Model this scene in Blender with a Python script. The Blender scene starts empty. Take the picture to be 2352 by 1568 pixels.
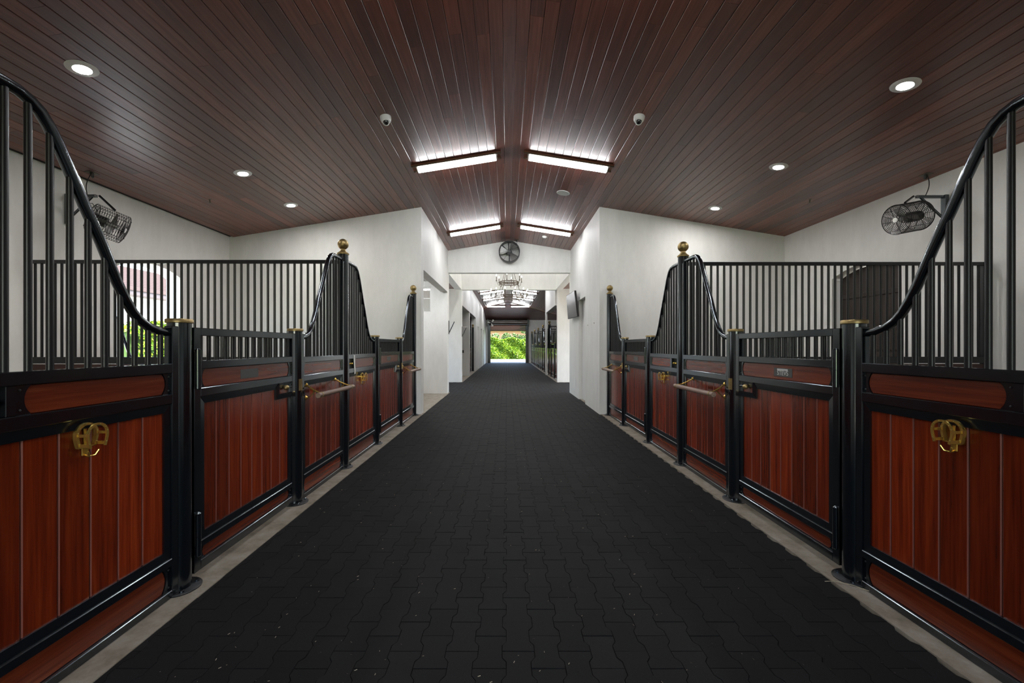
import bpy, bmesh, math, random
from mathutils import Vector, Matrix
random.seed(7)
S = bpy.context.scene
COL = S.collection
PI = math.pi

# ------------------------------------------------------------------ camera, sky, sun, exposure
CAM_H = 1.3
cd = bpy.data.cameras.new('camera'); cam = bpy.data.objects.new('camera', cd); COL.objects.link(cam)
cam.location = (0, 0, CAM_H); cam.rotation_euler = (PI/2, 0, 0)
cd.sensor_width = 36.0; cd.lens = 980.0/2352*36
cd.shift_x = 12.0/2352; cd.shift_y = 11.0/2352
cd.clip_start = .05; cd.clip_end = 400
S.camera = cam
W = bpy.data.worlds.new('sky'); S.world = W; W.use_nodes = True
wn = W.node_tree.nodes; wl = W.node_tree.links
sky = wn.new('ShaderNodeTexSky'); sky.sky_type = 'NISHITA'; sky.sun_disc = False
sky.sun_elevation = math.radians(52); sky.sun_rotation = math.radians(130)
sky.air_density = 1.2; sky.dust_density = 2.5
wl.new(sky.outputs[0], wn['Background'].inputs[0]); wn['Background'].inputs[1].default_value = 1.5
sl = bpy.data.lights.new('sun', 'SUN'); so = bpy.data.objects.new('sun', sl); COL.objects.link(so)
sl.energy = 22; sl.angle = math.radians(2); sl.color = (1, .95, .86)
so.rotation_euler = (math.radians(38), 0, math.radians(50))
S.view_settings.view_transform = 'Standard'; S.view_settings.look = 'None'
S.view_settings.exposure = 0.0; S.view_settings.gamma = 1.0; S.view_settings.use_curve_mapping = False
FLUO = 56.0; DOWN = 520.0; BULB = 14.0
S.cycles.max_bounces = 10; S.cycles.diffuse_bounces = 6; S.cycles.glossy_bounces = 4
S.cycles.sample_clamp_indirect = 6.0; S.cycles.caustics_reflective = False; S.cycles.caustics_refractive = False

# ------------------------------------------------------------------ materials
def mat(name, col, rough=.5, metal=0., spec=.5, coat=0., coat_r=.1, emit=None, es=0.):
    m = bpy.data.materials.new(name); m.use_nodes = True
    b = m.node_tree.nodes['Principled BSDF']
    b.inputs['Base Color'].default_value = (*col, 1); b.inputs['Roughness'].default_value = rough
    b.inputs['Metallic'].default_value = metal; b.inputs['Specular IOR Level'].default_value = spec
    b.inputs['Coat Weight'].default_value = coat; b.inputs['Coat Roughness'].default_value = coat_r
    if emit: b.inputs['Emission Color'].default_value = (*emit, 1); b.inputs['Emission Strength'].default_value = es
    return m
def nodes(m): return m.node_tree.nodes, m.node_tree.links, m.node_tree.nodes['Principled BSDF']
def noise(m, scale, sc3=(1, 1, 1), detail=4, rough=.6, coords='Object', shift=True):
    n, l, b = nodes(m)
    tc = n.new('ShaderNodeTexCoord'); mp = n.new('ShaderNodeMapping'); mp.inputs['Scale'].default_value = sc3
    l.new(tc.outputs[coords], mp.inputs[0])
    nz = n.new('ShaderNodeTexNoise'); nz.noise_dimensions = '4D' if shift else '3D'
    nz.inputs['Scale'].default_value = scale; nz.inputs['Detail'].default_value = detail; nz.inputs['Roughness'].default_value = rough
    l.new(mp.outputs[0], nz.inputs['Vector'])
    if shift:
        g = n.new('ShaderNodeNewGeometry'); oi = n.new('ShaderNodeObjectInfo')
        a = n.new('ShaderNodeMath'); a.operation = 'ADD'; l.new(g.outputs['Random Per Island'], a.inputs[0]); l.new(oi.outputs['Random'], a.inputs[1])
        mu = n.new('ShaderNodeMath'); mu.operation = 'MULTIPLY'; mu.inputs[1].default_value = 37.; l.new(a.outputs[0], mu.inputs[0])
        l.new(mu.outputs[0], nz.inputs['W'])
    return nz
def rand01(m):
    n, l, b = nodes(m)
    g = n.new('ShaderNodeNewGeometry'); oi = n.new('ShaderNodeObjectInfo')
    a = n.new('ShaderNodeMath'); a.operation = 'ADD'; l.new(g.outputs['Random Per Island'], a.inputs[0]); l.new(oi.outputs['Random'], a.inputs[1])
    f = n.new('ShaderNodeMath'); f.operation = 'FRACT'; l.new(a.outputs[0], f.inputs[0]); return f.outputs[0]
def ramp(m, sock, stops):
    n, l, b = nodes(m); r = n.new('ShaderNodeValToRGB'); e = r.color_ramp.elements
    while len(e) < len(stops): e.new(.5)
    for k, (p, c) in enumerate(stops): e[k].position = p; e[k].color = (*c, 1)
    l.new(sock, r.inputs[0]); return r.outputs[0]
def mix(m, fac, a, b2, mode='MIX'):
    n, l, b = nodes(m); x = n.new('ShaderNodeMix'); x.data_type = 'RGBA'; x.blend_type = mode
    if isinstance(fac, float): x.inputs[0].default_value = fac
    else: l.new(fac, x.inputs[0])
    for s, v in ((6, a), (7, b2)):
        if isinstance(v, tuple): x.inputs[s].default_value = (*v, 1)
        else: l.new(v, x.inputs[s])
    return x.outputs[2]
def bump(m, sock, strength, dist=.002):
    n, l, b = nodes(m); bp = n.new('ShaderNodeBump'); bp.inputs['Strength'].default_value = strength; bp.inputs['Distance'].default_value = dist
    l.new(sock, bp.inputs['Height']); l.new(bp.outputs[0], b.inputs['Normal'])
def setcol(m, sock): n, l, b = nodes(m); l.new(sock, b.inputs['Base Color'])

def wood(name, axis, dark, mid, light, rough, coat, var=.5):
    m = mat(name, mid, rough, coat=coat, coat_r=.24)
    sc = [14., 14., 14.]; sc['xyz'.index(axis)] = .55
    nz = noise(m, 3.2, tuple(sc), 6, .62)
    c = ramp(m, nz.outputs[0], [(.28, dark), (.5, mid), (.75, light)])
    r = rand01(m)
    rr = ramp(m, r, [(0, (1-var*.55,)*3), (1, (1+var*.35,)*3)])
    setcol(m, mix(m, 1.0, c, rr, 'MULTIPLY'))
    if name.startswith('ceil'): bump(m, nz.outputs[0], .04, .001)
    return m
M = {}
M['steel'] = mat('black_powder_coat', (.0026, .0038, .006), .16, spec=.5)
M['steel'].node_tree.nodes['Principled BSDF'].inputs['IOR'].default_value = 1.95; M['steel'].node_tree.nodes['Principled BSDF'].inputs['Specular Tint'].default_value = (.84, .94, 1., 1)
nz = noise(M['steel'], 160, detail=2, shift=False); bump(M['steel'], nz.outputs[0], .05, .0005)
M['steel_bar'] = mat('black_satin_bar', (.004, .005, .0065), .36, spec=.5)
M['wood_v'] = wood('mahogany_upright', 'z', (.070, .0066, .0011), (.165, .018, .003), (.275, .041, .0075), .2, .0, .85)
M['wood_h'] = wood('mahogany_level', 'y', (.070, .009, .002), (.15, .021, .005), (.25, .050, .014), .24, .0, .5)
M['groove'] = mat('pale_mahogany_groove', (.24, .075, .055), .4)  # paler pink tone for the plank groove chamfers
for k_ in ('wood_v', 'wood_h'): M[k_].node_tree.nodes['Principled BSDF'].inputs['IOR'].default_value = 1.65
M['ceil'] = wood('ceiling_cedar', 'y', (.075, .019, .0105), (.142, .037, .021), (.205, .070, .043), .42, .40, .75)
M['ceil_x'] = wood('ceiling_cedar_cross', 'x', (.06, .015, .009), (.11, .029, .018), (.16, .05, .032), .40, .1, .6)
M['ceil_back'] = mat('ceiling_void', (.012, .006, .005), .8)
M['wall'] = mat('white_plaster', (.76, .76, .735), .62)
nz = noise(M['wall'], 5, (1, 1, .35), 6, .7, shift=False)
setcol(M['wall'], ramp(M['wall'], nz.outputs[0], [(.3, (.70, .70, .675)), (.7, (.79, .79, .765))])); bump(M['wall'], nz.outputs[0], .12, .004)
M['rubber'] = mat('black_rubber', (.012, .012, .013), .82, spec=.22)
nz = noise(M['rubber'], 420, detail=2)
rb = ramp(M['rubber'], nz.outputs[0], [(.35, (.003, .003, .0033)), (.55, (.006, .006, .0065)), (.78, (.016, .016, .017))])
setcol(M['rubber'], mix(M['rubber'], 1.0, rb, ramp(M['rubber'], rand01(M['rubber']), [(0, (.72,)*3), (1, (1.35,)*3)]), 'MULTIPLY'))
bump(M['rubber'], nz.outputs[0], .35, .0015)
M['concrete'] = mat('concrete', (.30, .275, .235), .7)
nz = noise(M['concrete'], 6, detail=8, rough=.7, shift=False)
setcol(M['concrete'], ramp(M['concrete'], nz.outputs[0], [(.3, (.14, .112, .075)), (.5, (.245, .21, .165)), (.7, (.34, .305, .255))])); bump(M['concrete'], nz.outputs[0], .2, .003)
M['brass'] = mat('polished_brass', (.86, .58, .14), .22, metal=.85)
M['brass_old'] = mat('aged_brass', (.36, .27, .12), .42, metal=.85)
nz = noise(M['brass_old'], 30, detail=5); setcol(M['brass_old'], ramp(M['brass_old'], nz.outputs[0], [(.3, (.24, .17, .075)), (.7, (.46, .35, .16))]))
M['bronze'] = mat('dark_bronze', (.11, .085, .06), .45, metal=.7)
M['white'] = mat('white_plastic', (.8, .8, .78), .4)
M['white_metal'] = mat('white_enamel', (.72, .72, .70), .35)
M['lens'] = mat('lamp_lens', (.9, .9, .9), .4, emit=(.97, .98, 1.), es=FLUO)
M['spot'] = mat('lamp_disc', (.9, .9, .9), .4, emit=(1, .98, .95), es=DOWN)
M['bulb'] = mat('candle_bulb', (.9, .9, .9), .3, emit=(1, .92, .78), es=BULB*.7)
M['glass_dark'] = mat('dark_dome', (.01, .012, .012), .06, spec=.7)
M['screen'] = mat('switched_off_screen', (.10, .10, .10), .22, spec=.6)
M['plastic_k'] = mat('black_plastic', (.012, .012, .012), .4)
M['wire'] = mat('black_wire', (.010, .010, .010), .38)
M['galv'] = mat('galvanised_blade', (.22, .22, .21), .35, metal=.6)
M['bar_wood'] = wood('pale_dowel', 'y', (.16, .10, .075), (.25, .165, .13), (.34, .25, .20), .5, 0., .2)
M['tray'] = wood('tray_cedar', 'x', (.10, .03, .014), (.18, .055, .025), (.25, .085, .04), .45, 0., .2)
M['plate'] = mat('nickel_plate', (.10, .105, .10), .4, metal=.5)
M['plate_text'] = mat('engraved_white', (.62, .64, .62), .5)
M['shutter'] = mat('bronze_shutter', (.085, .068, .058), .42, metal=.4)
M['darkwood'] = wood('dark_stained_oak', 'z', (.012, .006, .004), (.022, .012, .008), (.035, .02, .013), .5, 0., .5)
M['leaf'] = mat('leaf', (.20, .42, .02), .5)
c = ramp(M['leaf'], rand01(M['leaf']), [(0, (.030, .095, .003)), (.5, (.105, .215, .006)), (1, (.23, .31, .012))]); setcol(M['leaf'], c)
M['leaf2'] = mat('tree_leaf', (.10, .22, .05), .6)
c = ramp(M['leaf2'], rand01(M['leaf2']), [(0, (.025, .065, .015)), (1, (.11, .18, .05))]); setcol(M['leaf2'], c)
M['bark'] = mat('bark', (.12, .08, .05), .85)
M['pave'] = mat('driveway', (.40, .385, .36), .8)
nz = noise(M['pave'], 3, detail=6, shift=False); setcol(M['pave'], ramp(M['pave'], nz.outputs[0], [(.3, (.085, .082, .078)), (.7, (.125, .12, .115))]))
M['grass'] = mat('lawn', (.16, .30, .05), .9)
nz = noise(M['grass'], 8, detail=6, shift=False); setcol(M['grass'], ramp(M['grass'], nz.outputs[0], [(.3, (.11, .22, .03)), (.7, (.22, .38, .07))]))
M['salmon'] = mat('terracotta_render', (.34, .17, .12), .85)
M['tile'] = mat('terracotta_tile', (.24, .11, .075), .8)
M['lilac'] = mat('painted_timber', (.085, .072, .076), .6)

# ------------------------------------------------------------------ mesh helpers
ID = lambda x, y, z: (x, y, z)
class MB:
    def __init__(s, f=ID): s.v = []; s.fc = []; s.sm = []; s.f = f
    def add(s, vs, fs, smooth=False):
        o = len(s.v); s.v += [s.f(*p) for p in vs]
        for q in fs: s.fc.append([o+i for i in q]); s.sm.append(smooth)
        return s
    def box(s, x0, x1, y0, y1, z0, z1):
        if x0 > x1: x0, x1 = x1, x0
        return s.add([(x, y, z) for x in (x0, x1) for y in (y0, y1) for z in (z0, z1)],
              [(0, 1, 3, 2), (4, 6, 7, 5), (0, 4, 5, 1), (2, 3, 7, 6), (0, 2, 6, 4), (1, 5, 7, 3)])
    def cbox(s, x0, x1, y0, y1, z0, z1, b=.003):
        X = (x0, x1); Y = (y0, y1); Z = (z0, z1); vs = []; idx = {}
        for i in (0, 1):
            for j in (0, 1):
                for k in (0, 1):
                    sx, sy, sz = (b if i == 0 else -b), (b if j == 0 else -b), (b if k == 0 else -b)
                    for a, p in enumerate(((X[i], Y[j]+sy, Z[k]+sz), (X[i]+sx, Y[j], Z[k]+sz), (X[i]+sx, Y[j]+sy, Z[k]))):
                        idx[i, j, k, a] = len(vs); vs.append(p)
        fs = []
        for i in (0, 1):
            fs.append([idx[i, j, k, 0] for j, k in ((0, 0), (0, 1), (1, 1), (1, 0))])
            fs.append([idx[j, i, k, 1] for j, k in ((0, 0), (0, 1), (1, 1), (1, 0))])
            fs.append([idx[j, k, i, 2] for j, k in ((0, 0), (0, 1), (1, 1), (1, 0))])
            for j in (0, 1):
                fs.append([idx[i, j, 0, 0], idx[i, j, 1, 0], idx[i, j, 1, 1], idx[i, j, 0, 1]])
                fs.append([idx[i, 0, j, 0], idx[i, 1, j, 0], idx[i, 1, j, 2], idx[i, 0, j, 2]])
                fs.append([idx[0, i, j, 1], idx[1, i, j, 1], idx[1, i, j, 2], idx[0, i, j, 2]])
                for k in (0, 1): fs.append([idx[i, j, k, a] for a in range(3)])
        return s.add(vs, fs)
    def prism(s, poly, axis, c0, c1):
        n = len(poly)
        def P(p, c): return {'x': (c, p[0], p[1]), 'y': (p[0], c, p[1]), 'z': (p[0], p[1], c)}[axis]
        vs = [P(p, c0) for p in poly]+[P(p, c1) for p in poly]
        fs = [list(range(n)), list(range(n, 2*n))]+[[i, (i+1) % n, n+(i+1) % n, n+i] for i in range(n)]
        return s.add(vs, fs)
    def tube(s, path, r, n=8, closed=False, smooth=True, rs=None):
        P = [Vector(p) for p in path]; m = len(P); T = []
        for i in range(m):
            a = P[(i-1) % m] if (closed or i > 0) else P[i]; b = P[(i+1) % m] if (closed or i < m-1) else P[i]
            T.append((b-a).normalized())
        up = Vector((0, 0, 1)) if abs(T[0].z) < .9 else Vector((1, 0, 0))
        N = (up-T[0]*up.dot(T[0])).normalized(); vs = []
        for i in range(m):
            N = (N-T[i]*N.dot(T[i])).normalized(); B = T[i].cross(N); R = rs[i] if rs else r
            vs += [tuple(P[i]+(N*math.cos(2*PI*k/n)+B*math.sin(2*PI*k/n))*R) for k in range(n)]
        fs = []
        for i in range(m if closed else m-1):
            a = i*n; b = ((i+1) % m)*n
            fs += [[a+k, a+(k+1) % n, b+(k+1) % n, b+k] for k in range(n)]
        s.add(vs, fs, smooth)
        if not closed: s.fc += [[len(s.v)-m*n+k for k in range(n)], [len(s.v)-n+k for k in range(n)]]; s.sm += [False, False]
        return s
    def lathe(s, prof, c=(0, 0, 0), ax='z', n=20, smooth=True):
        vs = []; m = len(prof)
        for r, h in prof:
            for k in range(n):
                a = 2*PI*k/n; p, q = max(r, 1e-5)*math.cos(a), max(r, 1e-5)*math.sin(a)
                d = {'z': (p, q, h), 'y': (p, h, q), 'x': (h, p, q)}[ax]
                vs.append((c[0]+d[0], c[1]+d[1], c[2]+d[2]))
        fs = [[i*n+k, i*n+(k+1) % n, (i+1)*n+(k+1) % n, (i+1)*n+k] for i in range(m-1) for k in range(n)]
        if prof[0] != prof[-1]: fs += [list(range(n)), list(range((m-1)*n, m*n))]
        return s.add(vs, fs, smooth)
    def ball(s, c, r, n=16, m=10, sq=1.):
        return s.lathe([(r*math.sin(PI*i/m), -r*sq*math.cos(PI*i/m)) for i in range(m+1)], c, 'z', n)
    def mesh(s, name, mats, recalc=True):
        me = bpy.data.meshes.new(name); me.from_pydata(s.v, [], s.fc)
        if any(s.sm): me.polygons.foreach_set('use_smooth', s.sm)
        if recalc:
            b = bmesh.new(); b.from_mesh(me); bmesh.ops.recalc_face_normals(b, faces=b.faces); b.to_mesh(me); b.free()
        if any(s.sm): me.set_sharp_from_angle(angle=math.radians(38))
        me.materials.append(M[mats]); me.update(); return me
    def build(s, name, m, parent=None, recalc=True, **kw):
        return link(name, s.mesh(name, m, recalc), parent, **kw)
def link(name, me, parent=None, label=None, kind=None, loc=None):
    o = bpy.data.objects.new(name, me); COL.objects.link(o)
    if parent: o.parent = parent
    if label: o['label'] = label
    if kind: o['kind'] = kind
    if loc: o.location = loc
    return o
def tag(o, label, cat, group=None, kind=None):
    o['label'] = label; o['category'] = cat
    if group: o['group'] = group
    if kind: o['kind'] = kind
    return o
def thing(name, label, cat, loc=(0, 0, 0), group=None, rot=None):
    o = bpy.data.objects.new(name, None); COL.objects.link(o); o.location = loc; o.empty_display_size = .1
    if rot is not None: o.rotation_euler = rot
    return tag(o, label, cat, group)
def struct(o, label, cat): return tag(o, label, cat, kind='structure')
def copy_tree(root, loc, label, rot=None, scale=None):
    r = root.copy(); COL.objects.link(r); r.location = loc; r['label'] = label
    if rot is not None: r.rotation_euler = rot
    if scale is not None: r.scale = scale
    for ch in root.children:
        c = ch.copy(); COL.objects.link(c); c.parent = r
        for g in ch.children:
            d = g.copy(); COL.objects.link(d); d.parent = c
    return r

# ------------------------------------------------------------------ building dimensions
RX, RZ, SL = .085, 4.25, .16                     # ridge and roof slope
XL, XR = -5.29, 5.30                             # outer walls
AL, AR = -1.632, 1.769                           # aisle walls
E0, F0, F1, G0, G1, YB = 8.14, 11.84, 12.03, 15.42, 15.62, 33.2
HZ = 3.342
YBACK = -4.5
cz = lambda x: RZ-SL*abs(x-RX)
CS = math.cos(math.atan(SL)); SN = math.sin(math.atan(SL))
PW = .125                                        # ceiling plank width
# floor slab with a recessed bed for the rubber pavers
fl = MB()
fl.box(XL-.26, -1.60, YBACK, E0+.1, -.25, .004); fl.box(1.80, XR+.26, YBACK, E0+.1, -.25, .004)
fl.box(-1.60, 1.80, YBACK, YB+.05, -.25, -.03)
fl.box(XL-.26, -1.60, E0+.1, F1, -.25, .004); fl.box(1.80, XR+.26, E0+.1, F1, -.25, .004)
fl.box(XL-.26, -1.60, F1, G0, -.25, -.03); fl.box(1.80, XR+.26, F1, G0, -.25, -.03)
fl.box(XL-.26, -1.60, G0, YB+.05, -.25, .004); fl.box(1.80, XR+.26, G0, YB+.05, -.25, .004)
floor = fl.build('floor', 'concrete'); struct(floor, 'concrete stable floor with black rubber paver aisle between the stalls', 'floor')
PC, PR = .12, .194
def paver_geo(cx, cy, dz=0.):
    h = PR/2; w1, w2 = .0690, .0510; e1, e2 = .061, .036
    out = [(w1, h), (w1, e1), (w2, e2), (w2, -e2), (w1, -e1), (w1, -h), (-w1, -h), (-w1, -e1), (-w2, -e2), (-w2, e2), (-w1, e1), (-w1, h)]
    top = [(x-math.copysign(.0017, x), y-math.copysign(.0017, y) if abs(y) == h else y) for x, y in out]
    low = [(x-math.copysign(.0003, x), y-math.copysign(.0003, y) if abs(y) == h else y) for x, y in out]
    vs = [(cx+x, cy+y, dz) for x, y in top]+[(cx+x, cy+y, dz-.0045) for x, y in low]+[(cx+x, cy+y, -.03) for x, y in low]
    fs = [list(range(11, -1, -1))]
    for i in range(12):
        j = (i+1) % 12; fs.append([i, j, 12+j, 12+i]); fs.append([12+i, 12+j, 24+j, 24+i])
    return vs, fs
cand = []
for c in range(-14, 15):
    x = .049+c*PC
    for r in range(-24, 180):
        y = 1.723+r*PR+(.097 if c % 2 else 0)
        if y < -3.5 or y > YB-.02: continue
        if x < -1.64 or x > (1.83 if y < E0 else 1.80): continue
        cand.append((x, y))
for c in list(range(-44, -13))+list(range(15, 44)):
    for r in range(40, 80):
        y = 1.723+r*PR+(.097 if c % 2 else 0); x = .049+c*PC
        if F1+.12 < y < G0-.08 and (x < -1.6 or x > 1.75): cand.append((x, y))
near = sorted([p for p in cand if p[1] > 1.62 and abs(p[0]-.01)/p[1] < 1.24], key=lambda p: p[1]+.15*abs(p[0]))[:300]
nset = set(near)
pm = []
for k in range(3):
    b = MB(); vs, fs = paver_geo(0, 0); b.add(vs, fs); pm.append(b.mesh('paver', 'rubber'))
for (x, y) in near:
    o = link('paver', pm[0], floor); o.location = (x, y, random.uniform(-.0016, .0008)); o.rotation_euler = (random.gauss(0, .0035), random.gauss(0, .005), 0)
b = MB()
for p in cand:
    if p not in nset:
        vs, fs = paver_geo(p[0], p[1], random.uniform(-.0016, .0008)); b.add(vs, fs)
o = b.build('paver_field', 'rubber', floor, kind='stuff')
# straw specks lying on the pavers
b = MB()
for k in range(420):
    y = 1.6+random.random()**1.6*7; x = random.uniform(-1.5, 1.7); a = random.random()*PI; q = random.uniform(.0015, .006)
    dx, dy = math.cos(a)*q, math.sin(a)*q
    b.add([(x-dx, y-dy, .002), (x+dx, y+dy, .002), (x+dx-dy*.35, y+dy+dx*.35, .0035), (x-dx-dy*.35, y-dy+dx*.35, .003)], [(0, 1, 2, 3)])
M['straw'] = mat('straw', (.42, .36, .25), .8)
o = b.build('straw_specks', 'straw', recalc=False); tag(o, 'pale straw specks scattered over the black rubber pavers', 'straw', kind='stuff')
for (x, y, a, l) in ((1.80, 2.33, -.25, .11), (1.86, 2.29, -.75, .20)):
    b = MB(); b.tube([(x-math.cos(a)*l/2, y-math.sin(a)*l/2, .010), (x, y+.004, .016), (x+math.cos(a)*l/2, y+math.sin(a)*l/2, .010)], .0016, 5)
    o = b.build('straw_stalk', 'straw'); tag(o, 'straw stalk lying at the foot of the nearest right post, ' + ('aisle side' if l < .15 else 'longer one'), 'straw')

# ---- walls
def wall(name, label, fn, m='wall'):
    b = MB(); fn(b); o = b.build(name, m); return struct(o, label, 'wall')
D0, D1, ZS, ZC = 5.775, 6.955, 2.387, 2.525      # arched openings in the side walls
def arch_z(y):
    c = (D0+D1)/2; hw = (D1-D0)/2; rise = ZC-ZS; R = (hw*hw+rise*rise)/(2*rise)
    return ZC-R+math.sqrt(max(R*R-(y-c)**2, 0))
def side_wall(b, x0, x1):
    zt = cz(x0 if abs(x0) < abs(x1) else x1)+.02
    b.box(x0, x1, YBACK, D0, 0, zt); b.box(x0, x1, D1, F1, 0, zt); b.box(x0, x1, G0, YB+.25, 0, zt)
    n = 14
    for i in range(n):
        ya, yb = D0+(D1-D0)*i/n, D0+(D1-D0)*(i+1)/n; za, zb = arch_z(ya), arch_z(yb)
        b.add([(x0, ya, za), (x0, yb, zb), (x0, yb, zt), (x0, ya, zt), (x1, ya, za), (x1, yb, zb), (x1, yb, zt), (x1, ya, zt)],
              [(0, 1, 2, 3), (4, 7, 6, 5), (0, 4, 5, 1), (3, 2, 6, 7)])
wall('wall_left', 'long white plaster wall behind the left stalls with an arched opening', lambda b: side_wall(b, XL, XL-.26))
wall('wall_right', 'long white plaster wall behind the right stalls with an arched doorway', lambda b: side_wall(b, XR, XR+.26))
def slopewall(b, x0, x1, y0, y1, z0):
    pts = [x0]+([RX] if x0 < RX < x1 else [])+[x1]
    for a, c in zip(pts, pts[1:]):
        za, zc_ = cz(a)+.015, cz(c)+.015
        b.add([(a, y0, z0), (c, y0, z0), (c, y0, zc_), (a, y0, za), (a, y1, z0), (c, y1, z0), (c, y1, zc_), (a, y1, za)],
              [(0, 1, 2, 3), (4, 7, 6, 5), (0, 4, 5, 1), (3, 2, 6, 7), (0, 3, 7, 4), (1, 5, 6, 2)])
def w_end_l(b):
    slopewall(b, XL, AL, E0, E0+.23, 0)
    b.box(AL-.19, AL, E0+.23, 11.72, 2.8, cz(AL)+.015); b.box(AL-.19, AL, 11.72, F1, 0, cz(AL)+.015)
    b.box(XL, AL-.19, 11.72, 11.92, 0, 2.22); b.box(XL, -2.95, 11.72, 11.92, 2.22, 3.2); b.box(-2.08, AL-.19, 11.72, 11.92, 2.22, 3.2); b.box(-2.95, -2.08, 11.72, 11.92, 2.93, 3.2)
wall('wall_end_left', 'white end wall and pier closing the left stall, with a wide opening along the aisle', w_end_l)
def w_end_r(b):
    slopewall(b, AR, XR, E0, E0+.23, 0)
    b.box(AR+.13, AR+.32, E0+.23, F1, 0, cz(AR)+.015)
    b.box(AR, AR+.13, E0+.23, 9.62, 0, cz(AR)+.015); b.box(AR, AR+.13, 10.5, F1, 0, cz(AR)+.015); b.box(AR, AR+.13, 9.62, 10.5, 2.425, cz(AR)+.015)
wall('wall_end_right', 'white end wall and pier closing the right stall, with a recessed doorway along the aisle', w_end_r)
wall('wall_header', 'white gable wall above the aisle carrying the round black fan', lambda b: slopewall(b, AL, AR, F0, F1, HZ))
def w_cross(b):
    b.box(AL-.23, AL, F1, G0, HZ, 5.0); b.box(AR, AR+.23, F1, G0, HZ, 5.0)
    b.box(AL, AR, F1, F1+.02, HZ, 5.0)
wall('wall_crossing', 'white upper walls around the chandelier crossing', w_cross)
def w_second(b):
    b.box(AL, 1.83, G0, G1, HZ, 5.0); b.box(XL, AL, G0, G1, 0, 5.0); b.box(1.83, XR, G0, G1, 0, 5.0)
wall('wall_second', 'second white cross wall framing the far aisle beyond the chandelier', w_second)
def w_far_l(b):
    zt = cz(AL)+.015
    b.box(AL-.19, AL, G1, 22.5, 2.8, zt); b.box(AL-.10, AL, 22.5, YB, 2.42, zt)
    y = 22.5
    for a, c in ((23.9, 24.85), (27.05, 28.0), (29.2, 29.95)):
        b.box(AL-.10, AL, y, a, 0, 2.42); y = c
    b.box(AL-.10, AL, y, YB, 0, 2.42); b.box(AL-.25, AL-.10, 22.5, YB, 0, zt)
    b.box(XL, AL-.02, 18.8, 19.1, 0, zt-.02)
wall('wall_far_left', 'long white wall on the left of the far aisle with tall shallow recesses', w_far_l)
def w_far_r(b):
    zt = cz(AR)+.015
    b.box(AR, AR+.2, G1, 19.25, 2.8, zt); b.box(AR, AR+.065, 19.25, 19.6, 0, zt)
wall('wall_far_right', 'white pier and header on the right of the far aisle before the far stalls', w_far_r)
DX0, DX1, DZ = -1.32, 1.52, 2.98
def w_far(b):
    b.box(XL, DX0, YB, YB+.22, 0, 3.5); b.box(DX1, XR, YB, YB+.22, 0, 3.5); b.box(DX0, DX1, YB, YB+.22, DZ, 3.5)
wall('wall_far', 'white end wall around the far roll up door', w_far)
def w_back(b):
    slopewall(b, XL, -1.7, YBACK-.2, YBACK, 0); slopewall(b, 1.85, XR, YBACK-.2, YBACK, 0); slopewall(b, -1.7, 1.85, YBACK-.2, YBACK, 3.0)
wall('wall_back', 'white gable wall with a wide open doorway behind the viewer', w_back)
# closed white door in the recess of the right pier
b = MB(); b.cbox(AR+.085, AR+.13, 9.63, 10.49, .006, 2.42, .004)
o = b.build('door_3', 'white_metal'); struct(o, 'plain white door in the recess of the right hand white pier', 'door')

# ---- ceilings
def slope_pt(sg, t, y, n): return (RX+sg*(t*CS-n*SN), y, RZ-t*SN-n*CS)      # n = distance below the slope
def slab(b, y0, y1, n0=-.12, n1=0., t1=5.45):
    for sg in (-1, 1):
        q = [slope_pt(sg, t, y, n) for t in (0, t1) for y in (y0, y1) for n in (n0, n1)]
        b.add(q, [(0, 1, 3, 2), (4, 6, 7, 5), (0, 4, 5, 1), (2, 3, 7, 6), (0, 2, 6, 4), (1, 5, 7, 3)])
def plank(b, sg, k, y0, y1, th=.02, w=PW):
    t0 = k*w; g = .0012; v = .0045
    pr = [(t0+g, 0), (t0+g, th-v), (t0+v+g, th), (t0+w-v-g, th), (t0+w-g, th-v), (t0+w-g, 0)]
    vs = [slope_pt(sg, t, y0+.0008, n) for t, n in pr]+[slope_pt(sg, t, y1-.0008, n) for t, n in pr]
    fs = [[i, i+1, 7+i, 6+i] for i in range(5)]+[list(range(6)), list(range(6, 12)), [5, 0, 6, 11]]
    b.add(vs, fs)
b = MB(); slab(b, YBACK, F1)
ceiling = b.build('ceiling', 'ceil_back'); struct(ceiling, 'vaulted reddish brown tongue and groove board ceiling over the near stalls', 'ceiling')
YP = .9
for sg in (-1, 1):
    for k in range(43):
        xe = k*PW*CS; ye = F0+.02 if xe < 1.70 else E0+.02
        cuts = [YP]; y = YP+random.uniform(1.2, 4.6)
        while y < ye-.8: cuts.append(y); y += random.uniform(3.4, 5.2)
        cuts.append(ye)
        for a, c in zip(cuts, cuts[1:]):
            pb = MB(); plank(pb, sg, k, a, c); pb.build('ceiling_plank', 'ceil', ceiling)
b = MB()
for sg in (-1, 1):
    for k in range(43): plank(b, sg, k, YBACK, YP)
o = b.build('plank_field', 'ceil', ceiling, kind='stuff')
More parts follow.
